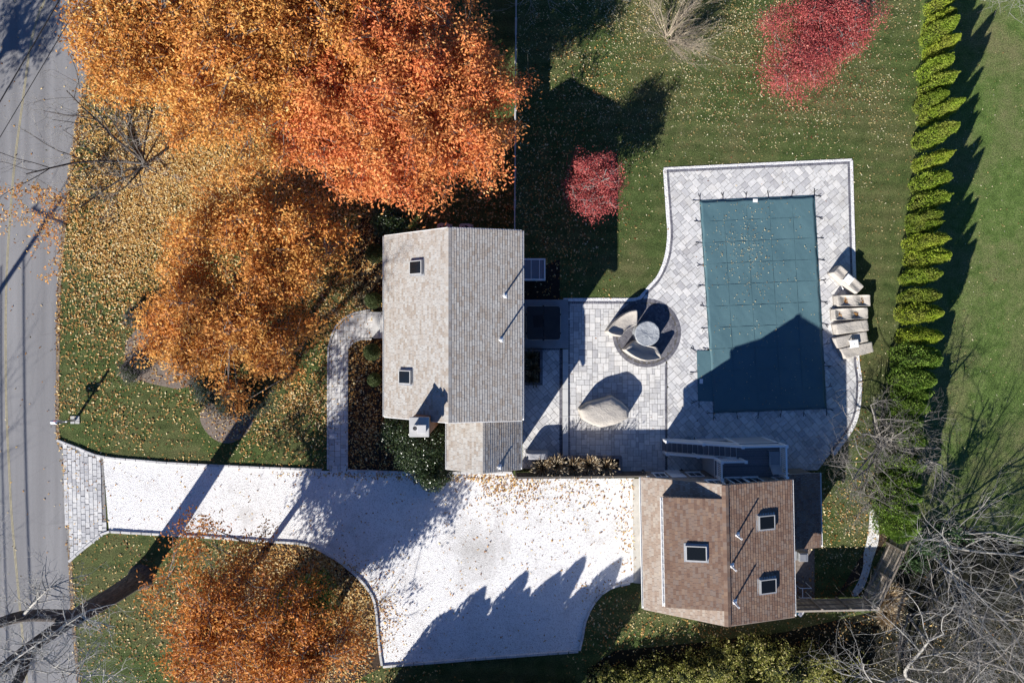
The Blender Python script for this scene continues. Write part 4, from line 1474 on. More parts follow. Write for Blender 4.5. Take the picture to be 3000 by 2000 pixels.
# ------------------------------------------------------------------ deck and stairs
deck = thing('deck', (*gxf((680 * S, -325 * S, 0))[:2], 0), 'grey deck with white railings and stairs against garage wall', 'deck')
dz = 2.62
DX0, DX1 = 622 * S, 742 * S
DY1, DY0 = -281 * S, WY + 0.03
DLX, DLY = 562 * S, -322 * S
mb = MB()
mb.box(DX0, DX1, DY0, DY1, dz - .22, dz - .03)
mb.box(DLX, DX0 - .002, DY0, DLY, dz - .22, dz - .03)
mb.build('deck_frame', M_WHITE, deck)
y = DY0 + 0.01
while y < DY1 - 0.02:
    y2 = min(y + 0.14, DY1)
    xs = DX0 if y2 > DLY else DLX
    MB().box(xs - .02, DX1 + .02, y + .004, y2 - .004, dz - .028, dz).build('deck_board', M_DECK, deck)
    y = y2
# stairs
SX0 = 444 * S
nst = 15
rise = dz / nst
run = (DX0 - SX0) / (nst - 1)
for k in range(nst - 1):
    x = SX0 + run * k
    zt = rise * (k + 1)
    MB().box(x - .025, x + run - .003, DLY + .06, DY1 - .06, zt - .04, zt).build('tread', M_DECK, deck)
    MB().box(x - .006, x + .012, DLY + .06, DY1 - .06, zt - rise, zt - .042).build('riser', M_WHITE, deck)
for yy in (DLY + .03, DY1 - .03):
    mb = MB()
    mb.hexa([(SX0 - .05, yy - .025, 0.0), (SX0 + .28, yy - .025, 0.0), (SX0 + .28, yy + .025, 0.0), (SX0 - .05, yy + .025, 0.0), (DX0 - .02, yy - .025, dz + .02), (DX0, yy - .025, dz - .35), (DX0, yy + .025, dz - .35), (DX0 - .02, yy + .025, dz + .02)])
    v = [(SX0 - .08, 0.0), (SX0 + .35, 0.0), (DX0 - .005, dz - .32), (DX0 - .005, dz + .04)]
    mb = MB()
    mb.add([(x, yy - .025, z) for x, z in v] + [(x, yy + .025, z) for x, z in v], [(3, 2, 1, 0), (4, 5, 6, 7), (0, 1, 5, 4), (1, 2, 6, 5), (2, 3, 7, 6), (3, 0, 4, 7)])
    mb.build('stringer', M_WHITE, deck)


def railing(a, b, posts, base_off=0.0, bal=0.105):
    """a, b at floor level"""
    a, b = Vector(a), Vector(b)
    r = MB().bar(a + Vector((0, 0, .96)), b + Vector((0, 0, .96)), .09, .045).build('hand_rail', M_WHITE, deck)
    MB().bar(a + Vector((0, 0, .12)), b + Vector((0, 0, .12)), .05, .04).build('bottom_rail', M_WHITE, deck)
    L = (b - a).length
    n = int(L / bal)
    for k in range(1, n):
        p = a.lerp(b, k / n)
        MB().box(p.x - .017, p.x + .017, p.y - .017, p.y + .017, p.z + .1, p.z + .945).build('baluster', M_WHITE, deck)
    for t in posts:
        p = a.lerp(b, t)
        o = MB().box(p.x - .06, p.x + .06, p.y - .06, p.y + .06, p.z - .25 if p.z > .3 else 0, p.z + 1.03).build('rail_post', M_WHITE, deck)
        MB().box(p.x - .085, p.x + .085, p.y - .085, p.y + .085, p.z + 1.03, p.z + 1.07).build('post_cap', M_WHITE, o)


railing((SX0 + .05, DY1 - .06, rise * .6), (DX0, DY1 - .06, dz), (0.0, 0.5))
railing((DX0, DY1 - .06, dz), (DX1 - .07, DY1 - .06, dz), (0.0, 1.0))
railing((DX1 - .07, DY1 - .06, dz), (DX1 - .07, DY0 + .15, dz), (1.0,))
railing((SX0 + .05, DLY + .06, rise * .6), (DLX + .1, DLY + .06, dz - rise * 4.6), (0.0, 0.62))
railing((DLX + .06, DLY - .03, dz), (DX0 + .15, DLY - .03, dz), (0.0, 1.0))
railing((DLX + .06, DLY - .03, dz), (DLX + .06, DY0 + .12, dz), (1.0,))
for (x, yy) in ((DX1 - .1, DY1 - .1), (DX0 + .1, DY1 - .1), (DX1 - .1, DY0 + .2), (DLX + .1, DLY - .1)):
    MB().box(x - .08, x + .08, yy - .08, yy + .08, 0, dz - .22).build('deck_post', M_WHITE, deck)
# white skirting panels under the deck
for (x0, x1, y0, y1) in ((DX0 + .19, DX1 - .19, DY1 - .075, DY1 - .045), (DX0 - 1.7, DX0 - .02, DY1 - .1, DY1 - .07), (DLX - .02, DLX + .02, DLY - .02, DY0 + .05)):
    pn = MB().box(x0, x1, y0, y1, 0.04, (dz - .24) if x0 > DX0 or x1 - x0 < .1 else 1.1).build('skirt_panel', M_VINYL, deck)
XF[0] = None

# sling chair on the deck
cx, cy, cz = gxf((719 * S, -333 * S, dz))
chair = thing('sling_chair', (cx, cy, cz), 'folding sling chair with grey seat on the deck', 'chair')
w = .27
def cpt(x, y, z): return (cx + x, cy + y, cz + z)
MB().hexa([cpt(-w, .62, .30), cpt(w, .62, .30), cpt(w, -.12, .26), cpt(-w, -.12, .26), cpt(-w, .62, .32), cpt(w, .62, .32), cpt(w, -.12, .28), cpt(-w, -.12, .28)]).build('seat', M_GREYCLOTH, chair)
MB().hexa([cpt(-w, -.125, .26), cpt(w, -.125, .26), cpt(w, -.55, .86), cpt(-w, -.55, .86), cpt(-w, -.11, .285), cpt(w, -.11, .285), cpt(w, -.53, .88), cpt(-w, -.53, .88)]).build('backrest', M_GREYCLOTH, chair)
for s in (-1, 1):
    MB().tube([cpt(s * .29, .66, .0), cpt(s * .29, .64, .31), cpt(s * .29, -.12, .27), cpt(s * .29, -.58, .9)], .017, 8).build('frame_rail', M_GALV, chair)
    MB().tube([cpt(s * .31, -.5, .0), cpt(s * .31, -.2, .5), cpt(s * .31, .35, .52), cpt(s * .31, .45, .0)], .015, 8).build('leg', M_GALV, chair)
MB().tube([cpt(-.29, .66, .012), cpt(.29, .66, .012)], .015, 8).build('foot_bar', M_GALV, chair)

# things along the garage's east wall
x, y, _ = P(2352, 1629, 0.7)
hp = thing('heat_pump', (x, y, 0), 'grey box heat pump unit at the end of the lean-to', 'heat pump')
MB().box(x - .5, x + .5, y - .36, y + .36, 0, .1).build('pad', M_CONCRETE, hp)
MB().box(x - .22, x + .3, y - .3, y + .2, .1, .75).build('cabinet', M_GALV, hp, bevel=.02)
MB().box(x - .2, x + .2, y - .27, y + .14, .752, .78).build('lid', M_GALV, hp, bevel=.01)
MB().box(x - .46, x - .26, y - .3, y + .25, .1, .5).build('side_box', M_GALV, hp, bevel=.015)
for k in range(4):
    MB().box(x - .19 + .1 * k, x - .13 + .1 * k, y - .312, y - .302, .25, .6).build('louvre', M_DARKMETAL, hp)
x, y, _ = P(2352, 1728, 0.5)
rk = thing('pipe_rack', (x, y, 0), 'white tubular metal rack standing beside garage wall', 'rack')
for yy in (.28, -.28):
    MB().tube([(x - .35, y + yy, 0), (x - .35, y + yy, .95), (x + .32, y + yy, .95), (x + .38, y + yy, 0)], .022, 8).build('frame_hoop', M_WHITE, rk)
MB().tube([(x - .2, y - .28, .95), (x - .2, y + .28, .95)], .022, 8).build('cross_bar', M_WHITE, rk)
MB().tube([(x - .35, y - .28, .4), (x - .35, y + .28, .4)], .022, 8).build('cross_bar', M_WHITE, rk)
x, y, _ = P(2348, 1796, 0.3)
M_BLUERIM = m_simple('blue_plastic', (0.08, 0.33, 0.55), 0.4, 0.4, var=.05)
tb = thing('storage_tub', (x, y, 0), 'white lidded tub with blue rim on grass by garage corner', 'tub')
an = R(-35)
MB().obox((x, y), .26, .42, 0, .26, an).build('body', M_BLUERIM, tb, bevel=.02)
MB().obox((x, y), .25, .40, .262, .285, an).build('lid', M_WHITE_PLASTIC, tb, bevel=.01)
MB().obox((x - .2, y + .22), .3, .025, .0, .12, R(-35)).build('handle', M_WHITE_PLASTIC, tb)


# ================================================================== FENCES
def board_fence(name, a, b, h, label, mat, board=0.14, rails=(0.35, 1.0, 1.6), inner=1, posts=3, grp=None):
    a, b = Vector((*a, 0)), Vector((*b, 0))
    d = (b - a).normalized()
    nrm = Vector((-d.y, d.x, 0)) * inner
    f = thing(name, ((a.x + b.x) / 2, (a.y + b.y) / 2, 0), label, 'fence', grp)
    L = (b - a).length
    n = int(L / board)
    ang = math.atan2(d.y, d.x)
    for k in range(n):
        p = a + d * (L * (k + .5) / n)
        MB().obox((p.x, p.y), L / n - .012, .022, 0.03, h + rs.uniform(-.006, .006), ang).build('fence_board', mat, f)
    for z in rails:
        p0, p1 = a + nrm * .04, b + nrm * .04
        MB().bar((p0.x, p0.y, z), (p1.x, p1.y, z), .05, .09).build('fence_rail', mat, f)
    MB().bar((a.x, a.y, h + .03), (b.x, b.y, h + .03), .1, .03).build('cap_rail', mat, f)
    for k in range(posts):
        p = a + d * (L * k / max(1, posts - 1)) + nrm * .075
        MB().obox((p.x, p.y), .1, .1, 0, h + .08, ang).build('fence_post', mat, f)
    return f


fk = 1.83
board_fence('wooden_fence', P(2636, 1512)[:2], P(2526, 1745)[:2], 1.8, 'weathered board fence slanting beside the stone path', M_WOOD, inner=-1, posts=4)
board_fence('wooden_fence', P(2528, 1750)[:2], P(2288, 1755)[:2], 1.8, 'weathered board fence joining garage corner to slanting fence', M_WOOD, inner=-1, posts=4)
board_fence('patio_fence', P(1512, 1384)[:2], P(1882, 1380)[:2], 1.5, 'dark board fence behind the dry grasses along the drive', M_DARKWOOD, inner=1, posts=4, rails=(0.3, .75, 1.2))

# ================================================================== POOL COVER
pc = thing('pool_cover', (*P(2230, 900)[:2], 0), 'teal mesh safety cover stretched over the swimming pool', 'pool cover')
# finely gridded sheet so that it can sag
gx = np.linspace(2030, 2430, 90)
gy = np.linspace(565, 1215, 140)
mb = MB()
n = len(cov_w)
# edge-following sheet: triangulated fan replaced by strips in local (s,t) space


def cover_xy(s, t):
    """s 0..1 across, t 0..1 down, quad with straight sides"""
    tl, tr, br, bl = (2049, 589), (2384, 574), (2420, 1196), (2090, 1209)
    x = (1 - t) * ((1 - s) * tl[0] + s * tr[0]) + t * ((1 - s) * bl[0] + s * br[0])
    y = (1 - t) * ((1 - s) * tl[1] + s * tr[1]) + t * ((1 - s) * bl[1] + s * br[1])
    return x, y


NSX, NSY = 40, 72
V = []
for j in range(NSY + 1):
    for i in range(NSX + 1):
        s, t = i / NSX, j / NSY
        x, y = cover_xy(s, t)
        # scalloped edges between straps
        sc = 2.2 * abs(math.sin(math.pi * s * 5)) * (max(0, 1 - t * 18) - max(0, 1 - (1 - t) * 18))
        y += sc
        x += 2.2 * abs(math.sin(math.pi * t * 10)) * (max(0, 1 - s * 12) - max(0, 1 - (1 - s) * 12))
        wx, wy, _ = P(x, y)
        e = min(s, 1 - s, t, 1 - t)
        z = 0.075 - 0.05 * 0 + 0.0
        sag = -0.02 * min(1, e * 8)
        z = 0.092 + sag + 0.006 * math.sin(wx * 5.1 + wy * 1.7) * min(1, e * 10) + 0.004 * math.sin(wx * 13 + wy * 7) + 0.008 * math.sin((wx + wy) * 3.1) * math.exp(-e * 9)
        V.append((wx, wy, z))
mb.add(V, [(j * (NSX + 1) + i + 1, j * (NSX + 1) + i, (j + 1) * (NSX + 1) + i, (j + 1) * (NSX + 1) + i + 1) for j in range(NSY) for i in range(NSX)])
sheet = mb.build('cover_sheet', M_POOL, pc, smooth=True)
sheet.modifiers.new('solid', 'SOLIDIFY').thickness = 0.008
MB().add([(*P(2040, 1027)[:2], .083), (*P(2092, 1027)[:2], .083), (*P(2096, 1175)[:2], .083), (*P(2044, 1174)[:2], .083)], [(0, 3, 2, 1)]).build('step_flap', M_POOL, pc).modifiers.new('solid', 'SOLIDIFY').thickness = 0.008
# hem under the edge
mb = MB()
for (s0, t0, s1, t1) in ((0, 0, 1, 0), (1, 0, 1, 1), (1, 1, 0, 1), (0, 1, 0, 0)):
    pts = [P(*cover_xy(s0 + (s1 - s0) * k / 20, t0 + (t1 - t0) * k / 20)) for k in range(21)]
    mb.tube([(p[0], p[1], .07) for p in pts], .016, 6)
mb.build('hem', M_WEB, pc)
for k in range(1, 10):
    pts = [P(*cover_xy(i / 12, k / 10)) for i in range(13)]
    mb = MB()
    for a, b in zip(pts[:-1], pts[1:]):
        mb.bar((a[0], a[1], .084), (b[0], b[1], .084), .025, .006)
    mb.build('webbing_band', M_POOL, pc)
for k in range(1, 5):
    pts = [P(*cover_xy(k / 5, i / 20)) for i in range(21)]
    mb = MB()
    for a, b in zip(pts[:-1], pts[1:]):
        mb.bar((a[0], a[1], .085), (b[0], b[1], .085), .025, .006)
    mb.build('webbing_band', M_POOL, pc)
# springs and straps round the edge
strap_pts = []
for k in range(6):
    x, y = cover_xy(k / 5, 0); strap_pts.append((x, y, math.pi / 2 + rs.uniform(-.25, .25)))
    x, y = cover_xy(k / 5, 1); strap_pts.append((x, y, -math.pi / 2 + rs.uniform(-.25, .25)))
for k in range(11):
    x, y = cover_xy(1, k / 10); strap_pts.append((x, y, 0 + rs.uniform(-.25, .25)))
    x, y = cover_xy(0, k / 10)
    if k not in (8, 9):
        strap_pts.append((x, y, math.pi + rs.uniform(-.25, .25)))
strap_pts += [(2039, 1030, math.pi * .8), (2041, 1090, math.pi), (2043, 1172, math.pi * 1.15), (2047, 1174, -math.pi / 2)]
for (x, y, a) in strap_pts:
    wx, wy, _ = P(x, y)
    mb = MB()
    e = (wx + math.cos(a) * .36, wy + math.sin(a) * .36)
    mb.bar((wx - math.cos(a) * .05, wy - math.sin(a) * .05, .085), (e[0], e[1], .062), .026, .012)
    b = a + rs.choice((-1, 1)) * rs.uniform(.5, .9)
    mid = (wx + math.cos(a) * .2, wy + math.sin(a) * .2)
    q1 = (mid[0] + math.cos(b) * .16, mid[1] + math.sin(b) * .16)
    b2 = b + rs.uniform(-.7, .7)
    q2 = (q1[0] + math.cos(b2) * .12, q1[1] + math.sin(b2) * .12)
    mb.bar((*mid, .075), (*q1, .066), .02, .01)
    mb.bar((*q1, .066), (*q2, .06), .02, .01)
    mb.tube([(wx + math.cos(a) * .3, wy + math.sin(a) * .3, .065), (wx + math.cos(a) * .42, wy + math.sin(a) * .42, .06)], .022, 6)
    mb.build('anchor_strap', M_STRAP, pc)
for (x, y, a) in ((2211, 589, -2.6), (2053, 1116, 88)):
    wx, wy, _ = P(x, y)
    MB().obox((wx, wy), .28, .2, .099, .104, R(a)).build('care_label', M_WHITE_PLASTIC, pc)

# ================================================================== COVERED FURNITURE
def drape(outline, z, rings, seed=0, wr=0.02, bottom=None):
    """cloth pulled over something: rings = list of (scale towards centre, height); outline = top-edge plan points"""
    n = len(outline)
    cx = sum(p[0] for p in outline) / n
    cy = sum(p[1] for p in outline) / n
    V = []
    for (s, h) in rings:
        for (x, y) in outline:
            hh = h(x, y, s) if callable(h) else h
            V.append([cx + (x - cx) * s, cy + (y - cy) * s, z + hh])
    A = np.array(V)
    nz = noise3(A, 4.5, seed) * wr + noise3(A, 11.0, seed + 3) * wr * .5
    A[:, 2] += np.where(A[:, 2] > z + .06, nz, 0)
    A[:, 0] += noise3(A, 6.0, seed + 5) * wr * .7
    A[:, 1] += noise3(A, 6.0, seed + 9) * wr * .7
    m = len(rings)
    F = []
    for i in range(m - 1):
        for k in range(n):
            k2 = (k + 1) % n
            F.append((i * n + k, i * n + k2, (i + 1) * n + k2, (i + 1) * n + k))
    F.append(tuple((m - 1) * n + k for k in range(n)))
    mb = MB()
    mb.v = [tuple(p) for p in A]
    mb.f = F
    a = sum(outline[i][0] * outline[(i + 1) % n][1] - outline[(i + 1) % n][0] * outline[i][1] for i in range(n))
    if a < 0:
        mb.f = [f[::-1] for f in F]
    return mb


def dense(pts, per=6):
    out = []
    n = len(pts)
    for i in range(n):
        a, b = pts[i], pts[(i + 1) % n]
        for k in range(per):
            out.append((a[0] + (b[0] - a[0]) * k / per, a[1] + (b[1] - a[1]) * k / per))
    return out


def z7(pts):   # zoom sheets -> survey units
    return [(1500 + .408 * x, 780 + .408 * y) for x, y in pts]


def zs(pts):
    return [(1740 + .2487 * x, 870 + .2487 * y) for x, y in pts]


def zl(pts):
    return [(2400 + .2232 * x, 720 + .2232 * y) for x, y in pts]


def covered(name, label, cat, poly_px, h, mat, ring_fn, grp=None, hem=True, seed=1, per=6, zb=0.05):
    pts = dense(pp(poly_px, h + zb), per)
    cx = sum(p[0] for p in pts) / len(pts); cy = sum(p[1] for p in pts) / len(pts)
    t = thing(name, (cx, cy, 0), label, cat, grp)
    c = drape(pts, zb, ring_fn, seed).build('cover', mat, t, smooth=True)
    sd = c.modifiers.new('sub', 'SUBSURF')
    sd.levels = 1
    sd.render_levels = 1
    # elastic hem just above the paving
    hp_ = [((x - cx) * 1.035 + cx, (y - cy) * 1.035 + cy, zb + .03) for x, y in pts]
    MB().tube(hp_ + [hp_[0]], .016, 6).build('hem', mat, t, smooth=True)
    return t, (cx, cy)


# curved sofa one (west of the round table)
s1 = zs([(150, 405), (175, 360), (225, 300), (300, 235), (370, 190), (440, 162), (515, 148), (517, 240), (515, 322), (460, 345), (400, 375), (360, 415), (325, 460), (260, 452), (200, 440)])
c1 = CIRC[:2]
def rim(x, y, s):
    d = math.hypot(x - c1[0], y - c1[1])
    return 0.62 + 0.22 * max(0, min(1, (d - 1.0) / .8))
covered('covered_sofa', 'pale curved sofa cover with torn front edge beside brick circle', 'sofa', s1, .7, M_BEIGE,
        [(1.04, .02), (1.05, .12), (1.045, .3), (1.03, .5), (1.0, rim), (.93, lambda x, y, s: rim(x, y, s) + .03), (.78, .63), (.6, .6), (.4, .59), (.2, .59)], 'covered curved sofas', seed=2, per=3)
s2 = zs([(360, 622), (395, 585), (440, 545), (500, 508), (540, 540), (600, 562), (680, 580), (755, 590), (775, 650), (797, 722), (720, 742), (620, 750), (550, 735), (480, 705), (420, 668)])
def rim2(x, y, s):
    d = math.hypot(x - c1[0], y - c1[1])
    return 0.5 + 0.42 * max(0, min(1, (d - .95) / .5))
covered('covered_sofa', 'pale curved sofa cover standing wholly on the brick circle', 'sofa', s2, .72, M_BEIGE,
        [(1.03, .02), (1.04, .12), (1.035, .3), (1.02, .45), (1.0, rim2), (.94, lambda x, y, s: rim2(x, y, s) + .02), (.82, lambda x, y, s: .48 + (rim2(x, y, s) - .5) * .75), (.62, lambda x, y, s: .46 + (rim2(x, y, s) - .5) * .3), (.4, .45), (.2, .44)], 'covered curved sofas', seed=4, per=3)
# round table
rt = [(1897 + 36.5 * math.cos(a), 977 + 36.5 * math.sin(a)) for a in np.linspace(0, 2 * math.pi, 48, endpoint=False)]
t, cc = covered('covered_fire_table', 'round table under crinkled silver grey cover on brick circle', 'table', rt, .68, M_SILVER,
                [(1.02, .02), (1.02, .2), (1.01, .45), (1.0, .66), (.985, .69), (.95, .695), (.85, .69), (.7, .688), (.55, .685), (.4, .684), (.25, .682), (.1, .682)], seed=6, per=1, zb=.062)
crk = t.children[0]
v = np.array([w_.co[:] for w_ in crk.data.vertices])
r_ = np.hypot(v[:, 0] - cc[0], v[:, 1] - cc[1])
top = v[:, 2] > .62
v[:, 2] += np.where(top, noise3(v, 9, 2) * .018 + noise3(v, 22, 4) * .012, 0)
crk.data.vertices.foreach_set('co', v.astype(np.float32).ravel())
# dining set under one tarp
dn = z7([(488, 1030), (545, 985), (640, 958), (722, 935), (800, 985), (843, 1030), (838, 1090), (750, 1135), (640, 1158), (570, 1135), (510, 1100)])
def dtop(x, y, s):
    return 0.86 + .05 * math.sin(x * 3.1) * math.sin(y * 3.7)
covered('covered_dining_set', 'big pale tarpaulin cover over dining table set on patio', 'dining set', dn, .95, M_BEIGE,
        [(1.03, .02), (1.035, .12), (1.03, .35), (1.02, .6), (1.0, dtop), (.93, lambda x, y, s: dtop(x, y, s) + .07), (.8, 1.0), (.6, 1.05), (.4, 1.06), (.2, 1.065), (.08, 1.065)], seed=8, per=5)
# sun loungers under covers
LP_ = [
    ([(180, 352), (282, 250), (592, 530), (492, 632)], .72, 'box shaped pale lounger cover standing askew with a white table on it', None),
    ([(235, 648), (676, 642), (679, 790), (245, 792)], .55, 'pale lounger cover sagging with brown leaves, next to the askew one', 'sag'),
    ([(198, 825), (642, 808), (650, 955), (210, 976)], .55, 'pale lounger cover sagging with one brown puddle stain in its middle', 'sag2'),
    ([(210, 1025), (640, 965), (656, 1110), (238, 1166)], .5, 'smooth pale lounger cover between the stained one and the tabled pair', None),
    ([(198, 1207), (622, 1115), (652, 1250), (240, 1346)], .45, 'pale lounger cover half under the white side table', None),
    ([(272, 1350), (696, 1255), (722, 1390), (345, 1487)], .48, 'pale lounger cover at the far end of the row, overlapped by pool shade', None),
]
for i, (q, h, lab, sag) in enumerate(LP_):
    pts = zl(q)
    ax_ = pp(pts, h)
    L0 = Vector(((ax_[0][0] + ax_[3][0]) / 2, (ax_[0][1] + ax_[3][1]) / 2, 0))
    L1 = Vector(((ax_[1][0] + ax_[2][0]) / 2, (ax_[1][1] + ax_[2][1]) / 2, 0))
    dv = (L1 - L0)
    ln = dv.length
    dv.normalize()
    def hh(x, y, s, h=h, L0=L0, dv=dv, ln=ln, sag=sag):
        u = ((x - L0.x) * dv.x + (y - L0.y) * dv.y) / ln
        return h
    cxm = sum(p[0] for p in ax_) / 4; cym = sum(p[1] for p in ax_) / 4
    def inner(depth):
        def f(x, y, s, h=h, L0=L0, dv=dv, ln=ln, sag=sag, depth=depth, cxm=cxm, cym=cym):
            xx, yy = cxm + (x - cxm) * s, cym + (y - cym) * s
            u = ((xx - L0.x) * dv.x + (yy - L0.y) * dv.y) / ln
            if not sag:
                return h + .012 + .02 * math.sin(u * 9)
            a, b = (.27, .78) if sag == 'sag' else (.17, .66)
            g = math.exp(-((u - a) / .13) ** 2) + math.exp(-((u - b) / .13) ** 2)
            return h - depth * g + .01
        return f
    t, c = covered('covered_lounger', lab, 'lounger', pts, h, M_BEIGE,
                   [(1.0, .02), (1.02, .1), (1.01, h * .6), (1.0, h - .03), (.985, hh), (.93, inner(.05)), (.8, inner(.14)), (.6, inner(.2)), (.4, inner(.22)), (.2, inner(.22)), (.05, inner(.22))], 'covered sun loungers by the pool', seed=10 + i, per=10)
    if sag:
        # leaves and dirt caught in the hollows
        C_ = []
        for a in ((.27, .78) if sag == 'sag' else (.17, .66)):
            p = L0 + dv * ln * a
            for _ in range(26):
                C_.append((p.x + rs.gauss(0, .10), p.y + rs.gauss(0, .09), .05 + h - .15 + rs.uniform(0, .03)))
        C_ = np.array(C_)
        nn = len(C_)
        me = leaf_mesh('leaf_litter', C_, RNG.normal(size=(nn, 3)) * [1, 1, .2], np.tile([0, 0, 1.0], (nn, 1)) + RNG.normal(size=(nn, 3)) * .2, np.full(nn, .1), np.full(nn, .05), RNG.random(nn) * .6, M_FALLEN)
        lo = link('leaf_litter', me, t)
        lo['kind'] = 'stuff'


def side_table(px_quad, z, label):
    pts = pp(px_quad, z)
    cx = sum(p[0] for p in pts) / 4; cy = sum(p[1] for p in pts) / 4
    a = math.atan2(pts[1][1] - pts[0][1], pts[1][0] - pts[0][0])
    w = math.hypot(pts[1][0] - pts[0][0], pts[1][1] - pts[0][1])
    h = math.hypot(pts[2][0] - pts[1][0], pts[2][1] - pts[1][1])
    t = thing('side_table', (cx, cy, z - .3), label, 'side table', 'white side tables put on the loungers')
    MB().obox((cx, cy), w, h, z - .05, z, a).build('top', M_WHITE_PLASTIC, t, bevel=.015)
    MB().obox((cx, cy), w * .78, h * .78, z + .002, z + .007, a).build('top_panel', M_WHITE_PLASTIC, t, bevel=.003)
    MB().lathe((cx, cy), [(.022, z + .008), (.022, z + .012)], 14).build('parasol_hole', M_DARKMETAL, t)
    MB().obox((cx + math.cos(a) * w * .36, cy + math.sin(a) * w * .36), .03, .12, z + .001, z + .006, a).build('slot', M_DARKMETAL, t)
    for sx in (-1, 1):
        for sy in (-1, 1):
            qx, qy = sx * w * .44, sy * h * .44
            x, y = cx + qx * math.cos(a) - qy * math.sin(a), cy + qx * math.sin(a) + qy * math.cos(a)
            MB().obox((x, y), .035, .035, z - .2, z - .052, a).build('leg', M_WHITE_PLASTIC, t)


side_table(zl([(385, 365), (467, 432), (397, 515), (318, 445)]), .97, 'white square side table on the askew lounger cover')
side_table(zl([(400, 1240), (510, 1225), (525, 1325), (415, 1345)]), .72, 'white square side table straddling two lounger covers')
# leaning white pole left of the askew lounger
x, y, _ = P(2459.5, 840)
sp = thing('folded_parasol', (x, y, 0), 'short white folded parasol stub beside the askew lounger', 'parasol')
MB().tube([(x, y + .2, .05), (x + .04, y - .18, .38)], [.03, .035], 10).build('fabric', M_WHITE, sp, smooth=True)
MB().tube([(x - .012, y + .33, .05), (x, y + .2, .06)], .014, 8).build('pole', M_GALV, sp)

# grill under its cover
gq = [(1540, 1318), (1596, 1325), (1596, 1348), (1541, 1346)]
covered('covered_grill', 'barbecue grill under grey fitted cover beside house patio', 'grill', [(1541, 1325), (1606, 1324), (1608, 1348), (1542, 1349)], .95, M_GREYCLOTH,
        [(1.0, .02), (1.02, .1), (1.02, .5), (1.0, .7), (.97, .82), (.85, .93), (.6, .98), (.3, .98), (.05, .98)], seed=31, per=6)

# ------------------------------------------------------------------ hot tub
x, y, _ = P(1592, 946, .95)
tub = thing('hot_tub', (x, y, .16), 'square hot tub under a folded dark vinyl cover', 'hot tub')
hs = 1.0
def rsq(s, c, cx=x, cy=y):
    out = []
    for (qx, qy, a0) in ((s - c, s - c, 0), (-s + c, s - c, 90), (-s + c, -s + c, 180), (s - c, -s + c, 270)):
        for k in range(6):
            a = R(a0 + 18 * k)
            out.append((cx + qx + c * math.cos(a), cy + qy + c * math.sin(a)))
    return out
MB().prism(rsq(hs - .04, .18), .16, .93).build('cabinet', M_SPA, tub)
MB().prism(rsq(hs, .2), .931, .97).build('rim', M_LIMESTONE, tub, bevel=.01)
for s in (-1, 1):
    mb = MB()
    pts = [(px_, py_) for px_, py_ in rsq(hs - .02, .16) if (px_ - x) * s > 0.0]
    pts = [(x + s * .006, y - hs + .02)] + pts + [(x + s * .006, y + hs - .02)]
    pts.sort(key=lambda p: math.atan2(p[1] - y, p[0] - x - s * .5))
    mb.prism(pts, .975, 1.06)
    mb.build('cover_half', M_LID, tub, bevel=.02)
MB().obox((x - .3, y + .1), .62, .7, 1.0615, 1.066, 0.1).build('water_stain', M_STRAP, tub)
for (qx, qy) in ((0, .98), (0, -.98), (.98, .5), (-.98, .5), (.98, -.6), (-.98, -.6)):
    MB().box(x + qx - .05, x + qx + .05, y + qy - .05, y + qy + .05, .9, 1.0).build('cover_strap', M_STRAP, tub)

# ------------------------------------------------------------------ raised planters
def planter(name, px0, px1, py0, py1, h, label, mat=M_DARKPAVER):
    x0, y1, _ = P(px0, py0, h); x1, y0, _ = P(px1, py1, h)
    t = thing(name, ((x0 + x1) / 2, (y0 + y1) / 2, 0), label, 'planter')
    w = .16
    for (a, b, c, d) in ((x0, x1, y0, y0 + w), (x0, x1, y1 - w, y1), (x0, x0 + w, y0 + w, y1 - w), (x1 - w, x1, y0 + w, y1 - w)):
        L = max(b - a, d - c)
        n = max(1, int(L / .4))
        for lay in range(2):
            for k in range(n):
                if b - a > d - c:
                    MB().box(a + (b - a) * k / n + .004, a + (b - a) * (k + 1) / n - .004, c, d, h * lay / 2 + .002, h * (lay + 1) / 2 - .002).build('wall_block', mat, t)
                else:
                    MB().box(a, b, c + (d - c) * k / n + .004, c + (d - c) * (k + 1) / n - .004, h * lay / 2 + .002, h * (lay + 1) / 2 - .002).build('wall_block', mat, t)
    MB().box(x0 + w, x1 - w, y0 + w, y1 - w, .01, h - .06).build('soil', M_SOIL, t)
    return t


planter('raised_planter', 1531, 1590, 1022, 1128, .35, 'low dark block planter with grasses beside hot tub slab')
planter('raised_planter', 1560, 1822, 1336, 1384, .4, 'long dark block planter with dry grasses along the fence')


def blades(center, n, rad, h, spread, L, W, seed, bias=0.0):
    """arching grass blades as short diamond runs"""
    r = np.random.default_rng(seed)
    C, A, N, LL, WW = [], [], [], [], []
    for i in range(n):
        a = r.uniform(0, 2 * math.pi)
        d = np.array([math.cos(a), math.sin(a), 0])
        b = np.array(center) + d * r.uniform(0, rad * .3)
        lean = spread * r.uniform(.25, 1.0)
        hh = h * r.uniform(.55, 1.0)
        pts = []
        for k in range(5):
            t = k / 4
            pts.append(b + d * lean * rad * t ** 1.6 + np.array([0, 0, hh * (t * 1.35 - .42 * t * t * (1 + lean * .4))]))
        for p, q in zip(pts[:-1], pts[1:]):
            v = q - p
            C.append((p + q) / 2); A.append(v); LL.append(np.linalg.norm(v) * 1.2); WW.append(W)
            N.append(np.array([r.normal() * .5, r.normal() * .5, 1.0]) + d * .3)
    return np.array(C), np.array(A), np.array(N), np.array(LL), np.array(WW), np.repeat(r.random(n), 4)


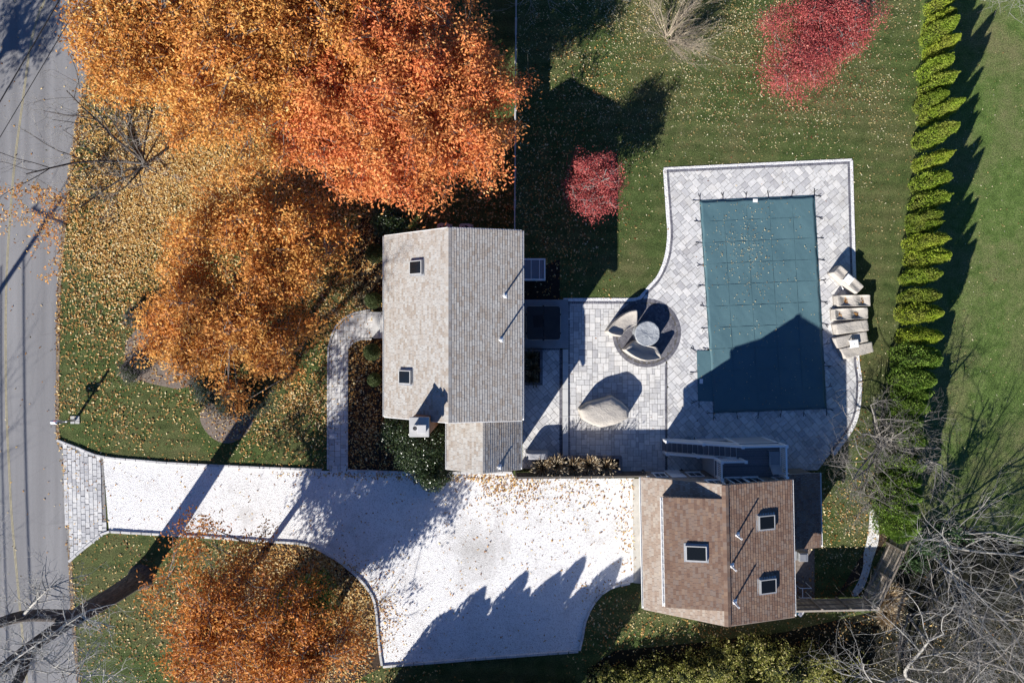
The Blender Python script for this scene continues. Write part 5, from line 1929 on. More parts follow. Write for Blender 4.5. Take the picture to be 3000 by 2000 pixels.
def grass_clump(name, px, py, z, n, rad, h, mat, label, group, seed, W=.03):
    x, y, _ = P(px, py, z + .3)
    t = thing(name, (x, y, z), label, 'grass', group)
    C, A, N, L, Wd, rn = blades((x, y, z), n, rad, h, 1.0, 0, W, seed)
    link('blades', leaf_mesh('blades', C, A, N, L, Wd, rn, mat), t)
    # feathery seed heads
    r = np.random.default_rng(seed + 50)
    m = 26
    a = r.uniform(0, 6.28, m)
    rr_ = rad * r.uniform(.5, 1.15, m)
    C = np.stack([x + np.cos(a) * rr_, y + np.sin(a) * rr_, z + h * r.uniform(.7, 1.05, m)], 1)
    A = np.stack([np.cos(a), np.sin(a), r.normal(0, .4, m)], 1)
    link('seed_heads', leaf_mesh('seed_heads', C, A, np.tile([0, 0, 1.0], (m, 1)), np.full(m, .17), np.full(m, .045), .6 + .4 * r.random(m), mat), t)
    return t


for i, (a, b) in enumerate(((1588, 1370), (1630, 1360), (1677, 1367), (1726, 1361), (1774, 1365))):
    grass_clump('fountain_grass', a, b, .34, 220, .66, 1.35, M_STRAW, 'dry tan fountain grass clump in the long planter by the fence', 'dry fountain grasses in the long planter', 60 + i)
for i, (a, b) in enumerate(((1556, 1045), (1562, 1078), (1558, 1108))):
    grass_clump('shade_grass', a, b, .29, 130, .5, .7, M_DARKGRASS, 'dark shaded grass clump in the planter beside hot tub', 'shaded grasses in the small planter', 70 + i)
for i, (a, b) in enumerate(((1060, 845), (1056, 880))):
    grass_clump('shade_grass', a, b, 0, 90, .42, .5, M_DARKGRASS, 'dark grass clump beside clipped boxwood at the stoop', 'grasses beside the stoop', 75 + i)
for i, (a, b, rd) in enumerate(((2598, 1742, .85), (2590, 1795, .8))):
    grass_clump('pampas_grass', a, b, 0, 420, rd, 1.3, M_STRAW, ('tan pampas grass tuft outside the slanting fence', 'tan pampas grass tuft outside the fence corner')[i], None, 80 + i, .04)

# ------------------------------------------------------------------ mailbox
x, y, _ = P(221, 1229)
mbx = thing('mailbox', (x, y, 0), 'white mailbox on a grey post set in white pavers beside road', 'mailbox')
for i, (qx, qy, w, h) in enumerate(((-.15, .15, .26, .15), (.14, .15, .24, .15), (-.15, -.17, .24, .13), (.14, -.17, .26, .13), (0.14, -.01, .26, .14), (-.15, -.01, .24, .14))):
    MB().box(x + qx - w / 2, x + qx + w / 2, y + qy - h / 2, y + qy + h / 2, 0, .05).build('base_paver', M_CAP, mbx, bevel=.008)
MB().box(x - .055, x + .055, y - .055, y + .055, .05, 1.75).build('post', M_GALV, mbx)
MB().hexa([(x - .075, y - .075, 1.751), (x + .075, y - .075, 1.751), (x + .075, y + .075, 1.751), (x - .075, y + .075, 1.751), (x - .02, y - .02, 1.83), (x + .02, y - .02, 1.83), (x + .02, y + .02, 1.83), (x - .02, y + .02, 1.83)]).build('post_cap', M_WHITE, mbx)
MB().box(x - .5, x + .2, y - .035, y + .035, 1.02, 1.1).build('arm', M_WHITE, mbx)
prof = [(-.1, 1.102), (.1, 1.102), (.1, 1.24)] + [(.1 * math.cos(a), 1.24 + .1 * math.sin(a)) for a in np.linspace(.3, math.pi - .3, 7)] + [(-.1, 1.24)]
mb = MB()
n = len(prof)
mb.add([(x - .62, y + a, b) for a, b in prof] + [(x - .075, y + a, b) for a, b in prof], [tuple(range(n)), tuple(range(2 * n - 1, n - 1, -1))] + [(i, n + i, n + (i + 1) % n, (i + 1) % n) for i in range(n)])
mb.build('box', M_WHITE, mbx)
MB().box(x - .4, x - .32, y + .103, y + .115, 1.2, 1.42).build('flag', m_simple('red_paint', (.5, .04, .03), .5), mbx)
MB().bar((x - .4, y, 1.03), (x - .05, y, .75), .05).build('brace', M_WHITE, mbx)

# ------------------------------------------------------------------ utility pole and cables
upx, upy = -36.6, -5.6
pole = thing('utility_pole', (upx, upy, 0), 'tall wooden utility pole standing across the road', 'pole')
MB().tube([(upx, upy, 0), (upx, upy, 8.6)], [.17, .12], 12).build('pole', M_POLE, pole, smooth=True)
MB().bar((upx - 1.1, upy + .5, 7.9), (upx + 1.1, upy - .5, 7.9), .1, .12).build('cross_arm', M_POLE, pole)
for k in (-1, 0, 1):
    MB().lathe((upx + k * .95, upy - k * .43), [(.05, 7.96), (.06, 8.05), (.03, 8.15)], 10).build('insulator', M_GALV, pole)


def cable(a, b, sag, r, label):
    pts = []
    for k in range(17):
        t = k / 16
        pts.append((a[0] + (b[0] - a[0]) * t, a[1] + (b[1] - a[1]) * t, a[2] + (b[2] - a[2]) * t - sag * 4 * t * (1 - t)))
    t = MB().tube(pts, r, 6).build('overhead_cable', M_CABLE, None, smooth=True)
    return tag(t, label, 'cable', 'overhead cables along the road')


cable((upx, upy, 6.5), (-12.1, 36.0, 6.7), .4, .03, 'thick black overhead cable crossing the road corner')
cable((upx + .4, upy - .3, 6.1), (-11.2, 36.0, 6.3), .4, .018, 'thin black overhead cable beside the thick one')
cable((upx - .9, upy + .4, 8.1), (-14.6, 36.0, 8.0), .4, .012, 'high thin overhead cable crossing the road corner')
cable((upx, upy, 6.5), (-34.5, -48.0, 6.5), .5, .045, 'thick black overhead cable running along the far roadside')
cable((upx - .9, upy, 6.1), (-35.6, -48.0, 6.1), .5, .035, 'thin black overhead cable running along the far roadside')


# ================================================================== VEGETATION
def rot_dir(r, d, ang):
    """unit vector tilted by ang from d in a random direction"""
    d = d / np.linalg.norm(d)
    q = r.normal(size=3)
    q -= d * q.dot(d)
    q /= np.linalg.norm(q) + 1e-9
    return d * math.cos(ang) + q * math.sin(ang)


def grow(r, p, d, L, rad, lev, maxlev, segs, twigs, par):
    """recursive limb: bends along its length, throws side shoots"""
    nseg = par.get('nseg', 5) if lev < maxlev else 3
    p = np.array(p, float)
    d = np.array(d, float) / np.linalg.norm(d)
    rr0 = rad
    out = segs if lev <= par.get('thick', 1) else twigs
    rt_ = rad * (0.35 if lev < maxlev else 0.3)
    for k in range(nseg):
        d = rot_dir(r, d, par['wob'] * r.uniform(.3, 1.0))
        d = d + np.array([0, 0, par.get('lift', .06)]) * (1 if lev < 2 else .3)
        d /= np.linalg.norm(d)
        q = p + d * L / nseg
        if q[2] < .05:
            q[2] = .05
        ra = rad + (rt_ - rad) * k / nseg
        rb = rad + (rt_ - rad) * (k + 1) / nseg
        out.append((*p, *q, ra, rb))
        if lev < maxlev and (k >= par.get('bare', 1) or lev > 0):
            nk = par['kids'][lev] / nseg
            m = int(nk) + (1 if r.random() < nk - int(nk) else 0)
            for _ in range(m):
                cd = rot_dir(r, d, R(r.uniform(*par['ang'])))
                if cd[2] < par.get('minz', -.3):
                    cd[2] = abs(cd[2]) * .2
                grow(r, q if r.random() < .5 else (p + q) / 2, cd, L * r.uniform(*par['len']), max(rb * .62, par['rmin']), lev + 1, maxlev, segs, twigs, par)
        p = q
    return p


def bare_tree(name, base, label, cat, mat, stems, par, maxlev, seed, twigmat=None, group=None, leaves=None, rawbase=False):
    r = np.random.default_rng(seed)
    x, y = base if rawbase else P(*base)[:2]
    t = thing(name, (x, y, 0), label, cat, group)
    segs, twigs = [], []
    for (d, L, rad, off) in stems:
        grow(r, (x + off[0], y + off[1], -.05 + (off[2] if len(off) > 2 else 0)), d, L, rad, 0, maxlev, segs, twigs, par)
    link('trunk', seg_mesh('trunk', segs, mat, 7), t)
    if twigs:
        link('crown', seg_mesh('crown', twigs, twigmat or mat, 3), t)
    if leaves:
        n, lm, L, W, cond = leaves
        tw = np.array(twigs)
        ends = tw[:, 3:6]
        if cond is not None:
            ends = ends[cond(ends)]
        idx = r.integers(0, len(ends), n)
        C = ends[idx] + r.normal(0, .09, (n, 3))
        A = r.normal(size=(n, 3)) * [1, 1, .5] + [0, 0, -.5]
        N = r.normal(size=(n, 3)) * .6 + [0, 0, 1]
        link('foliage', leaf_mesh('foliage', C, A, N, np.full(n, L) * r.uniform(.7, 1.2, n), np.full(n, W), r.random(n), lm), t)
    return t


PAR = dict(kids=[9, 6, 5, 3], ang=(28, 62), len=(.4, .68), wob=.22, rmin=.006, lift=.07, thick=1)


def leaf_tree(name, px, py, zc, rad, hz, nclump, nleaf, mat, label, seed, group=None, L=.20, W=.088, top_bias=.5, bark=M_BARKGREY, flat=.5, sig=.35, twig_n=400, squash=(1, 1), trunk_px=None, trunk_r=.2, hole=0.0, drop=.35):
    """broadleaf tree: trunk, limbs reaching clumps, and leaf faces gathered in clumps through the crown's volume"""
    r = np.random.default_rng(seed)
    cx, cy, _ = P(px, py, zc)
    bx, by = (cx, cy) if trunk_px is None else P(*trunk_px)[:2]
    t = thing(name, (bx, by, 0), label, 'tree', group)
    # clump centres: lobed ellipsoid, denser towards the shell
    u = r.normal(size=(nclump * 3, 3))
    u = unit(u)
    u[:, 2] = np.where(u[:, 2] < -.35, -u[:, 2], u[:, 2])
    k = r.random(nclump * 3) ** .45
    lob = 1 + .28 * noise3(u * 3.0, 1.0, seed) + .18 * noise3(u * 7.0, 1.0, seed + 2)
    c = u * (k * lob)[:, None] * np.array([rad * squash[0], rad * squash[1], hz])
    c += np.array([cx, cy, zc])
    keep = noise3(c, .75, seed + 4) > (-1 + hole)
    c = c[keep][:nclump]
    c[:, 2] = np.maximum(c[:, 2], 1.3)
    nc = len(c)
    idx = r.integers(0, nc, nleaf)
    g = r.normal(size=(nleaf, 3)) * np.array([sig, sig, sig * flat])
    C = c[idx] + g
    C[:, 2] -= drop * (g[:, 0] ** 2 + g[:, 1] ** 2) / (sig * sig) * .12
    C[:, 2] = np.maximum(C[:, 2], .25)
    A = r.normal(size=(nleaf, 3)) * [1, 1, .5] + unit(g) * .7 + [0, 0, -.45]
    N = r.normal(size=(nleaf, 3)) * .8 + [-.15, -.25, .8]
    cr = r.random(nc)
    rn = .72 * r.random(nleaf) + .28 * cr[idx]
    link('crown', leaf_mesh('crown', C, A, N, L * r.uniform(.7, 1.25, nleaf), W * r.uniform(.7, 1.2, nleaf), rn, mat), t)
    # skeleton
    segs, tw = [], []
    fork = np.array([bx + (cx - bx) * .35, by + (cy - by) * .35, zc - hz * .55])
    fork[2] = max(fork[2], 1.2)
    b0 = np.array([bx, by, -.05])
    mid = (b0 + fork) / 2 + [r.normal(0, .08), r.normal(0, .08), 0]
    segs.append((*b0, *(b0 + (mid - b0) * .12), trunk_r * 1.5, trunk_r * 1.08))
    segs.append((*(b0 + (mid - b0) * .12), *mid, trunk_r * 1.08, trunk_r * .95)); segs.append((*mid, *fork, trunk_r * .95, trunk_r * .8))
    limbs = c[r.choice(nc, min(16, nc), replace=False)]
    nodes = []
    for l_ in limbs:
        p = fork.copy()
        n = 6
        bend = np.array([0, 0, np.linalg.norm(l_ - fork) * .12])
        for q in range(n):
            s = (q + 1) / n
            e = fork + (l_ - fork) * s + bend * math.sin(math.pi * s) + r.normal(0, .12, 3) * (s < 1)
            segs.append((*p, *e, trunk_r * .5 * (1 - .85 * q / n), trunk_r * .5 * (1 - .85 * (q + 1) / n)))
            p = e
            nodes.append(e.copy())
    nodes = np.array(nodes)
    sel = c[r.choice(nc, min(twig_n, nc), replace=False)]
    for e in sel:
        d2 = ((nodes - e) ** 2).sum(1)
        p = nodes[d2.argmin()]
        m = (p + e) / 2 + r.normal(0, .15, 3) + [0, 0, .1]
        tw.append((*p, *m, .024, .016)); tw.append((*m, *e, .016, .01))
        for _ in range(3):
            ee = e + r.normal(0, 1, 3) * [sig * 1.2, sig * 1.2, sig * .7]
            tw.append((*e, *ee, .01, .004))
    link('trunk', seg_mesh('trunk', segs, bark, 8), t)
    link('twigs', seg_mesh('twigs', tw, bark, 3), t)
    return t


LBL_G = 'orange autumn trees'
leaf_tree('orange_tree', 430, 95, 5.0, 4.1, 2.2, 420, 36000, M_GOLD, 'orange golden tree overhanging the road edge', 101, LBL_G, trunk_px=(560, 230), hole=.36)
leaf_tree('orange_tree', 720, 150, 5.8, 5.2, 2.5, 560, 52000, M_ORANGE, 'broad orange tree between the roadside tree and the reddest crown', 102, LBL_G, trunk_px=(800, 330), hole=.36)
leaf_tree('orange_tree', 1215, 315, 5.6, 5.35, 2.6, 640, 66000, M_REDORANGE, 'large red orange tree crown rising behind the house gable', 103, LBL_G, trunk_px=(1230, 430), squash=(1.06, 1.1), hole=.3)
leaf_tree('orange_tree', 960, 30, 5.6, 4.8, 2.4, 460, 46000, M_ORANGE, 'orange tree behind the broad and red orange crowns', 104, LBL_G, trunk_px=(1000, 120), hole=.36)
leaf_tree('orange_tree', 985, 330, 5.0, 3.9, 2.1, 380, 34000, M_REDORANGE, 'smaller red orange tree tucked under the big crowns', 107, LBL_G, trunk_px=(1010, 420), hole=.34)
leaf_tree('orange_tree', 735, 830, 4.4, 4.85, 2.2, 520, 47000, M_ORANGE, 'orange tree in the front lawn above the evergreen and mulch bed', 105, LBL_G, trunk_px=(790, 870), squash=(.98, 1.25), hole=.42)
leaf_tree('orange_tree', 560, 960, 3.8, 2.7, 1.4, 200, 15000, M_ORANGE, 'low spreading orange tree over the grey rock bed', 106, LBL_G, trunk_px=(600, 975), squash=(1.0, 1.1), hole=.35)
leaf_tree('orange_tree', 650, 1805, 4.6, 3.9, 2.1, 300, 17000, M_RUST, 'rust orange tree beside the driveway kerb', 108, LBL_G, trunk_px=(680, 1740), squash=(.9, 1.25), hole=.6)
leaf_tree('orange_tree', 880, 1900, 3.6, 4.3, 1.9, 300, 17000, M_RUST, 'rust orange tree overlapping the dark conifer by the drive', 109, LBL_G, trunk_px=(900, 1900), squash=(1.05, .95), hole=.62)

leaf_tree('red_maple', 1742, 534, 2.4, 1.68, 1.25, 170, 19000, M_RED, 'small round crimson maple standing on lawn behind the house', 121, 'crimson maples', L=.095, W=.05, sig=.24, twig_n=110, trunk_r=.06, bark=M_BARKPALE, squash=(1, 1.15), hole=.5)
leaf_tree('red_maple', 2352, 140, 2.8, 2.5, 1.3, 280, 27000, M_RED, 'wide crimson maple with open crown showing lawn beneath', 122, 'crimson maples', L=.095, W=.05, sig=.3, twig_n=110, trunk_r=.07, bark=M_BARKGREY, squash=(1, 1.0), hole=.55)
leaf_tree('red_maple', 2465, 70, 2.8, 2.0, 1.2, 200, 19000, M_RED, 'crimson maple against the wide open one, nearer the hedge', 123, 'crimson maples', L=.095, W=.05, sig=.28, twig_n=90, trunk_r=.07, bark=M_BARKGREY, squash=(.95, 1.1), hole=.55)

# ---- arborvitae: a few hand-grown forms, copied down the row
def thuja_mesh(seed, h, rad, n, mat, tip=.09, leader=1):
    r = np.random.default_rng(seed)
    t = r.random(n) ** .85
    a = r.uniform(0, 2 * math.pi, n)
    prof = np.interp(t, [0, .08, .3, .55, .78, .92, 1], [.72, .92, 1.0, .9, .66, .36, .05])
    lob = 1 + .10 * np.sin(a * 3 + 4 * t + seed) + .09 * np.sin(a * 5 - 7 * t + seed * 2) + .09 * np.sin(a * 2 + 17 * t + 2 * np.sin(seed + 3 * t)) + .14 * r.normal(size=n) * (r.random(n) < .25)
    rr_ = rad * prof * lob * (1 - .22 * r.random(n) ** 2)
    C = np.stack([np.cos(a) * rr_, np.sin(a) * rr_, .12 + t * (h - .12)], 1)
    if leader > 1:
        m = r.random(n) < .10
        th = r.random(m.sum())
        C[m] = np.stack([.22 * rad + .16 * rad * np.cos(a[m]) * (1 - th), -.35 * rad + .16 * rad * np.sin(a[m]) * (1 - th), h * (.72 + .27 * th)], 1)
    out = np.stack([np.cos(a), np.sin(a), np.zeros(n)], 1)
    A = out * .55 + np.array([0, 0, 1.0]) + r.normal(0, .35, (n, 3))
    N = out + r.normal(0, .6, (n, 3))
    me = leaf_mesh('crown', C, A, N, r.uniform(.10, .22, n), r.uniform(.05, .09, n), .75 * r.random(n) + .25 * (.5 + .5 * np.sin(a * 3 + 5 * t)), mat)
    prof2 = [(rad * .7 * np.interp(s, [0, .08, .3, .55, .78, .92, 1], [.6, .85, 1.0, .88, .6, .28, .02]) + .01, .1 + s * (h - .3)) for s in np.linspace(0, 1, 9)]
    core = MB().lathe((0, 0), prof2, 10).mesh('light_block_core', M_COREDARK, True)  # added solid core, keeps light from passing through the crown
    trk = MB().tube([(0, 0, -.05), (0, 0, h * .5)], [.07, .03], 8).mesh('trunk', M_BARKGREY, True)
    return me, core, trk


FORMS = [thuja_mesh(200 + k, 4.0, .80, 6500, M_THUJA, leader=1 + (k % 2)) for k in range(8)]
FORMS2 = [thuja_mesh(220 + k, 4.0, .95, 6500, M_THUJA2, leader=1) for k in range(3)]
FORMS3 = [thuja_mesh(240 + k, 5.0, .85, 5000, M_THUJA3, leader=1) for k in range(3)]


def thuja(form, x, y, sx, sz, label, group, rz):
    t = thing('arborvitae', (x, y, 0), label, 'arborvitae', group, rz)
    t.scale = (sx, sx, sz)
    for nm, me in zip(('crown', 'light_block_core', 'trunk'), form):
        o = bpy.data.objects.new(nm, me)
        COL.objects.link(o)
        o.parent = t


tips = list(zip([2799, 2816, 2807, 2799, 2799, 2782, 2820, 2814, 2795, 2782, 2778, 2769, 2759, 2784, 2784, 2767, 2762, 2770, 2759, 2756, 2742],
                [2, 36, 87, 150, 200, 251, 294, 366, 442, 506, 566, 617, 643, 696, 746, 799, 863, 916, 985, 1050, 1114]))
tips = [(2806, -55)] + tips
rv = random.Random(9)
for i, (tx, ty) in enumerate(tips):
    yb_ = 1000 + (ty - 1000) / 1.1
    edge = np.interp(yb_, [0, 320, 640, 900, 1150], [2694, 2668, 2642, 2616, 2590])
    bxp = edge + 27
    f = (tx - 1500) / (bxp - 1500)
    h = H * (1 - 1 / f)
    x, y, _ = P(bxp + rv.uniform(-7, 7), yb_)
    dull = i >= 20
    thuja(rv.choice(FORMS2 if dull else FORMS), x, y, rv.uniform(.85, 1.14) * (.62 if not dull else .80), h / 4.0,
          'bright green columnar arborvitae in the long row beside the pool lawn' if not dull else 'duller arborvitae at the end of the long row under bare twigs',
          'arborvitae in the long row' if not dull else 'duller arborvitae ending the long row', rv.uniform(0, 6.28))
for i, (tx, ty, bx_, sc) in enumerate(((2720, 1158, 2612, .9), (2713, 1190, 2606, .95), (2695, 1240, 2598, .9), (2708, 1292, 2602, 1.0), (2703, 1365, 2590, 1.0), (2690, 1420, 2580, 1.0), (2688, 1462, 2572, 1.05), (2682, 1512, 2566, 1.1), (2676, 1552, 2572, 1.2))):
    f = (tx - 1500) / (bx_ + 22 - 1500)
    h = H * (1 - 1 / f)
    yb_ = 1000 + (ty - 1000) / f
    x, y, _ = P(bx_ + 22, yb_)
    thuja(FORMS2[i % 3], x, y, .9 * sc, h / 4.0, 'bushy dull green arborvitae between the bare tree and the stone path', 'arborvitae by the stone path', rv.uniform(0, 6.28))
# hedge row south of the drive
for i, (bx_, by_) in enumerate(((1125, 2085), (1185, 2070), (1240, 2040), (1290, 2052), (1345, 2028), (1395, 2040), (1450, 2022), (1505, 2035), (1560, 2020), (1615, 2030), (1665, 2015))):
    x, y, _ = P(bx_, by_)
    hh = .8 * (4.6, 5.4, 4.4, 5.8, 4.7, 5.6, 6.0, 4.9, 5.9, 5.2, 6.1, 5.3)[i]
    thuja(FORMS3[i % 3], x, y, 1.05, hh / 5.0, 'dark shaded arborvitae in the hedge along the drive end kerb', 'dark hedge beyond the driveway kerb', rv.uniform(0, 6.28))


# ---- round and loose evergreen shrubs
def shrub(name, px, py, rad, h, n, mat, label, cat, seed, group=None, L=.07, W=.04, zc=None, lobes=.15, squash=(1, 1), jag=.12, core=True):
    r = np.random.default_rng(seed)
    zc = h * .5 if zc is None else zc
    x, y, _ = P(px, py, zc)
    t = thing(name, (x, y, 0), label, cat, group)
    u = unit(r.normal(size=(n, 3)))
    u[:, 2] = np.where(u[:, 2] < -.6, -u[:, 2], u[:, 2])
    lob = 1 + lobes * noise3(u * 3, 1.0, seed) + lobes * .6 * noise3(u * 8, 1.0, seed + 1)
    k = lob * (1 - jag * r.random(n) ** 1.5 * 2.0)
    C = u * k[:, None] * [rad * squash[0], rad * squash[1], h * .55] + [x, y, zc]
    C[:, 2] = np.maximum(C[:, 2], .04)
    A = u * .7 + r.normal(0, .7, (n, 3))
    N = u + r.normal(0, .55, (n, 3))
    link('foliage', leaf_mesh('foliage', C, A, N, L * r.uniform(.7, 1.3, n), W * r.uniform(.7, 1.3, n), r.random(n), mat), t)
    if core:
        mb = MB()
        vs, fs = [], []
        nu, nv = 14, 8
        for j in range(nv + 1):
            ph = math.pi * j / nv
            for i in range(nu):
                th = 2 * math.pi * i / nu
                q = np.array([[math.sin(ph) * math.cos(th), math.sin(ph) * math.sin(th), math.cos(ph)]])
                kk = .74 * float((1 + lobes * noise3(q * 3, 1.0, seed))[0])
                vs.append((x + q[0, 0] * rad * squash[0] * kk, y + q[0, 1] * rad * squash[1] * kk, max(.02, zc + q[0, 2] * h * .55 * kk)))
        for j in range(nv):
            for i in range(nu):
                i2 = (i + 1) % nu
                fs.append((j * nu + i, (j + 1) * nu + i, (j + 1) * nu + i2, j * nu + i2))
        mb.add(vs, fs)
        mb.build('light_block_core', M_COREDARK, t, smooth=True)  # added dark core, stands in for the shade inside the shrub
    return t


for i, (a, b, rd, lab) in enumerate(((1089, 1031, .5, 'clipped round boxwood below the stoop in the front bed'), (1093, 880, .5, 'clipped round boxwood just above the stoop'), (1098, 742, .58, 'clipped round boxwood halfway along the house front'), (1096, 1112, .42, 'small shaded boxwood under the eave in the front bed'))):
    shrub('boxwood', a, b, rd, .95, 3800, M_BOX, lab, 'shrub', 300 + i, 'clipped boxwoods along the house front', L=.055, W=.035, lobes=.06, jag=.08)
shrub('holly', 1235, 1300, 1.9, 2.4, 11000, M_HOLLY, 'large glossy dark evergreen between chimney and wing', 'shrub', 310, L=.10, W=.06, lobes=.28, squash=(1.05, .95))
shrub('holly', 1270, 1385, 1.05, 1.8, 5200, M_HOLLY, 'glossy dark evergreen spilling over the driveway kerb', 'shrub', 311, L=.10, W=.06, lobes=.2)
shrub('holly', 1160, 1265, .9, 1.5, 3600, M_HOLLY, 'smaller glossy evergreen below the house corner', 'shrub', 312, L=.09, W=.055, lobes=.2)
shrub('holly', 1140, 650, 1.0, 2.2, 5200, M_HOLLY, 'glossy evergreen at the house gable under orange leaves', 'shrub', 313, L=.10, W=.06, lobes=.25)
shrub('spruce', 700, 1165, 1.6, 3.2, 9000, M_SPRUCE, 'dark blue grey spruce under the orange tree', 'tree', 314, L=.13, W=.035, lobes=.34, squash=(1.2, .85), jag=.25)
shrub('spruce', 610, 1125, 1.0, 2.0, 4800, M_SPRUCE, 'small blue grey spruce beside the larger spruce', 'tree', 315, L=.12, W=.035, lobes=.3, jag=.25)
shrub('conifer', 905, 1770, 1.75, 3.4, 9000, M_THUJA2, 'dark green conifer among rust trees by the drive', 'tree', 316, L=.13, W=.05, lobes=.35, jag=.3)
shrub('conifer', 780, 1850, 1.2, 2.6, 6000, M_THUJA3, 'small dark conifer under the rust orange tree', 'tree', 317, L=.13, W=.05, lobes=.35, jag=.3)
for i, (a, b, rd) in enumerate(((398, 930, .8), (440, 915, .7), (385, 1085, .85), (420, 1060, .7))):
    shrub('heather', a, b, rd, .8, 3000, M_HEATH, ('silvery heather mound at the top of the rock bed', 'silvery heather mound under the low orange tree', 'silvery heather mound at the lower corner of the rock bed', 'dark heather mound inside the rock bed')[i], 'shrub', 320 + i, 'heather mounds in the rock bed', L=.08, W=.025, lobes=.25, jag=.35)
# leafy thicket along the bottom right
BUSHES = ((2040, 1975, 1.2, 1.5, 7000), (2120, 1940, 1.25, 1.5, 7000), (2215, 1915, 1.1, 1.4, 6500), (2290, 1960, 1.4, 1.7, 8000), (2170, 2010, 1.5, 1.8, 8000), (1950, 2000, 1.2, 1.3, 6000), (2380, 1950, 1.1, 1.4, 5500), (2470, 2000, 1.2, 1.6, 5500), (1860, 1995, 1.0, 1.1, 4500), (1780, 1985, .9, 1.0, 4000))
for i, (a, b, rd, h, n) in enumerate(BUSHES):
    shrub('thicket_bush', a, b, rd, h, n, M_BUSH, 'yellow green leafy bush in the thicket behind the garage lawn', 'bush', 330 + i, 'bushes in the thicket behind the garage', L=.13, W=.07, lobes=.75, jag=.55)
for i, (a, b, rd, h, n) in enumerate(((2705, 1590, .7, 3.2, 1300), (2680, 1640, .8, 1.6, 1500), (2760, 1545, .6, 4.0, 900))):
    shrub('ivy_mass', a, b, rd, h, n, M_IVY, 'dark ivy tangle climbing the pale tree outside the fence', 'ivy', 345 + i, 'ivy round the pale tree', L=.11, W=.08, lobes=.4, jag=.5, core=False)

# ---- bare trees
V3 = lambda *a: np.array(a, float)
# big dark-barked tree by the road: trunk and main limbs laid out, twigs grown on them
r = np.random.default_rng(400)
bx_, by_, _ = P(412, 1690)
big = thing('roadside_tree', (bx_, by_, 0), 'huge bare tree with dark furrowed trunk beside the road', 'tree')
segs, tw = [], []
def limb(pts, r0, r1, out, n=8):
    pts = smooth_line([tuple(p) for p in pts], 5)
    m = len(pts) - 1
    for k in range(m):
        out.append((*pts[k], *pts[k + 1], r0 + (r1 - r0) * k / m, r0 + (r1 - r0) * (k + 1) / m))
    return [np.array(p) for p in pts]
B = V3(bx_, by_, 0)
trunk = limb([B + V3(0, 0, -.1), B + V3(.02, .02, .5), B + V3(.05, .0, 3), B + V3(-.05, .05, 6)], .62, .42, segs)
segs.append((*(B + V3(0, 0, -.1)), *(B + V3(0, 0, .6)), .85, .56))
F = trunk[-1]
limbs = []
limbs.append((limb([F, F + V3(-1.2, .9, 2.2), F + V3(-2.2, 1.0, 4.5), F + V3(-3.8, 1.9, 8)], .34, .12, segs), .34))
limbs.append((limb([F, F + V3(-.5, -.4, 2.5), F + V3(-1.1, -1.0, 5.5), F + V3(-2.2, -1.2, 9.5)], .38, .12, segs), .38))
limbs.append((limb([F + V3(-.5, -.4, 2.5), F + V3(.1, -1.4, 4.5), F + V3(.4, -2.6, 7.5), F + V3(.2, -4.0, 11)], .26, .08, segs), .26))
limbs.append((limb([F + V3(-1.1, -1.0, 5.2), F + V3(.6, .2, 5.6), F + V3(2.4, 1.4, 6.0), F + V3(4.4, 2.7, 6.6)], .075, .015, tw), .10))
limbs.append((limb([F + V3(-.5, -.4, 2.5), F + V3(1.4, -.9, 3.6), F + V3(3.0, -1.0, 4.2), F + V3(4.4, -1.6, 4.7)], .065, .015, tw), .10))
limbs.append((limb([F + V3(-2.2, 1.0, 4.5), F + V3(-1.2, 2.6, 5.6), F + V3(-.8, 4.2, 6.0), F + V3(-.9, 6.2, 6.4)], .07, .015, tw), .10))
limbs.append((limb([F + V3(-1.2, .9, 2.2), F + V3(.1, 2.0, 3.0), F + V3(.9, 2.7, 3.3)], .09, .02, tw), .08))
par = dict(kids=[5, 5, 4], ang=(30, 75), len=(.42, .7), wob=.3, rmin=.007, lift=.03, thick=-1, minz=-.5, bare=0)
for pts, rd in limbs:
    for k in range(3, len(pts), 1):
        for _ in range(2 if rd < .12 else 1):
            d = rot_dir(r, pts[k] - pts[k - 1], R(r.uniform(40, 85)))
            grow(r, pts[k], d, r.uniform(1.2, 2.4) * (1.1 if rd > .2 else .75), .035, 1, 3, tw, tw, par)
link('trunk', seg_mesh('trunk', segs, M_BARKDARK, 12), big)
link('crown', seg_mesh('crown', tw, M_TWIG, 4), big)

# half bare tree leaning over the road, upper left
par2 = dict(kids=[7, 6, 5, 3], ang=(25, 60), len=(.4, .66), wob=.24, rmin=.006, lift=.02, thick=1, minz=-.2, bare=1)
bare_tree('half_bare_tree', (425, 478), 'nearly bare grey tree reaching over the road edge', 'tree', M_BARKDARK,
          [((-.75, .6, .55), 5.6, .09, (0, 0)), ((-1.2, -.1, .5), 6.2, .09, (0, 0)), ((-.7, -.9, .5), 5.0, .075, (0, 0)), ((.25, .6, .7), 3.4, .06, (0, 0)), ((.7, -.1, .7), 3.0, .09, (0, 0)), ((-.15, -.8, .6), 3.4, .08, (0, 0)), ((-.4, 1.0, .7), 4.8, .06, (0, 0))], par2, 3, 410,
          twigmat=M_BARKPALE, leaves=(1500, M_ORANGE, .16, .075, lambda e: (e[:, 1] < 8.5) & (e[:, 0] < -25.0)))
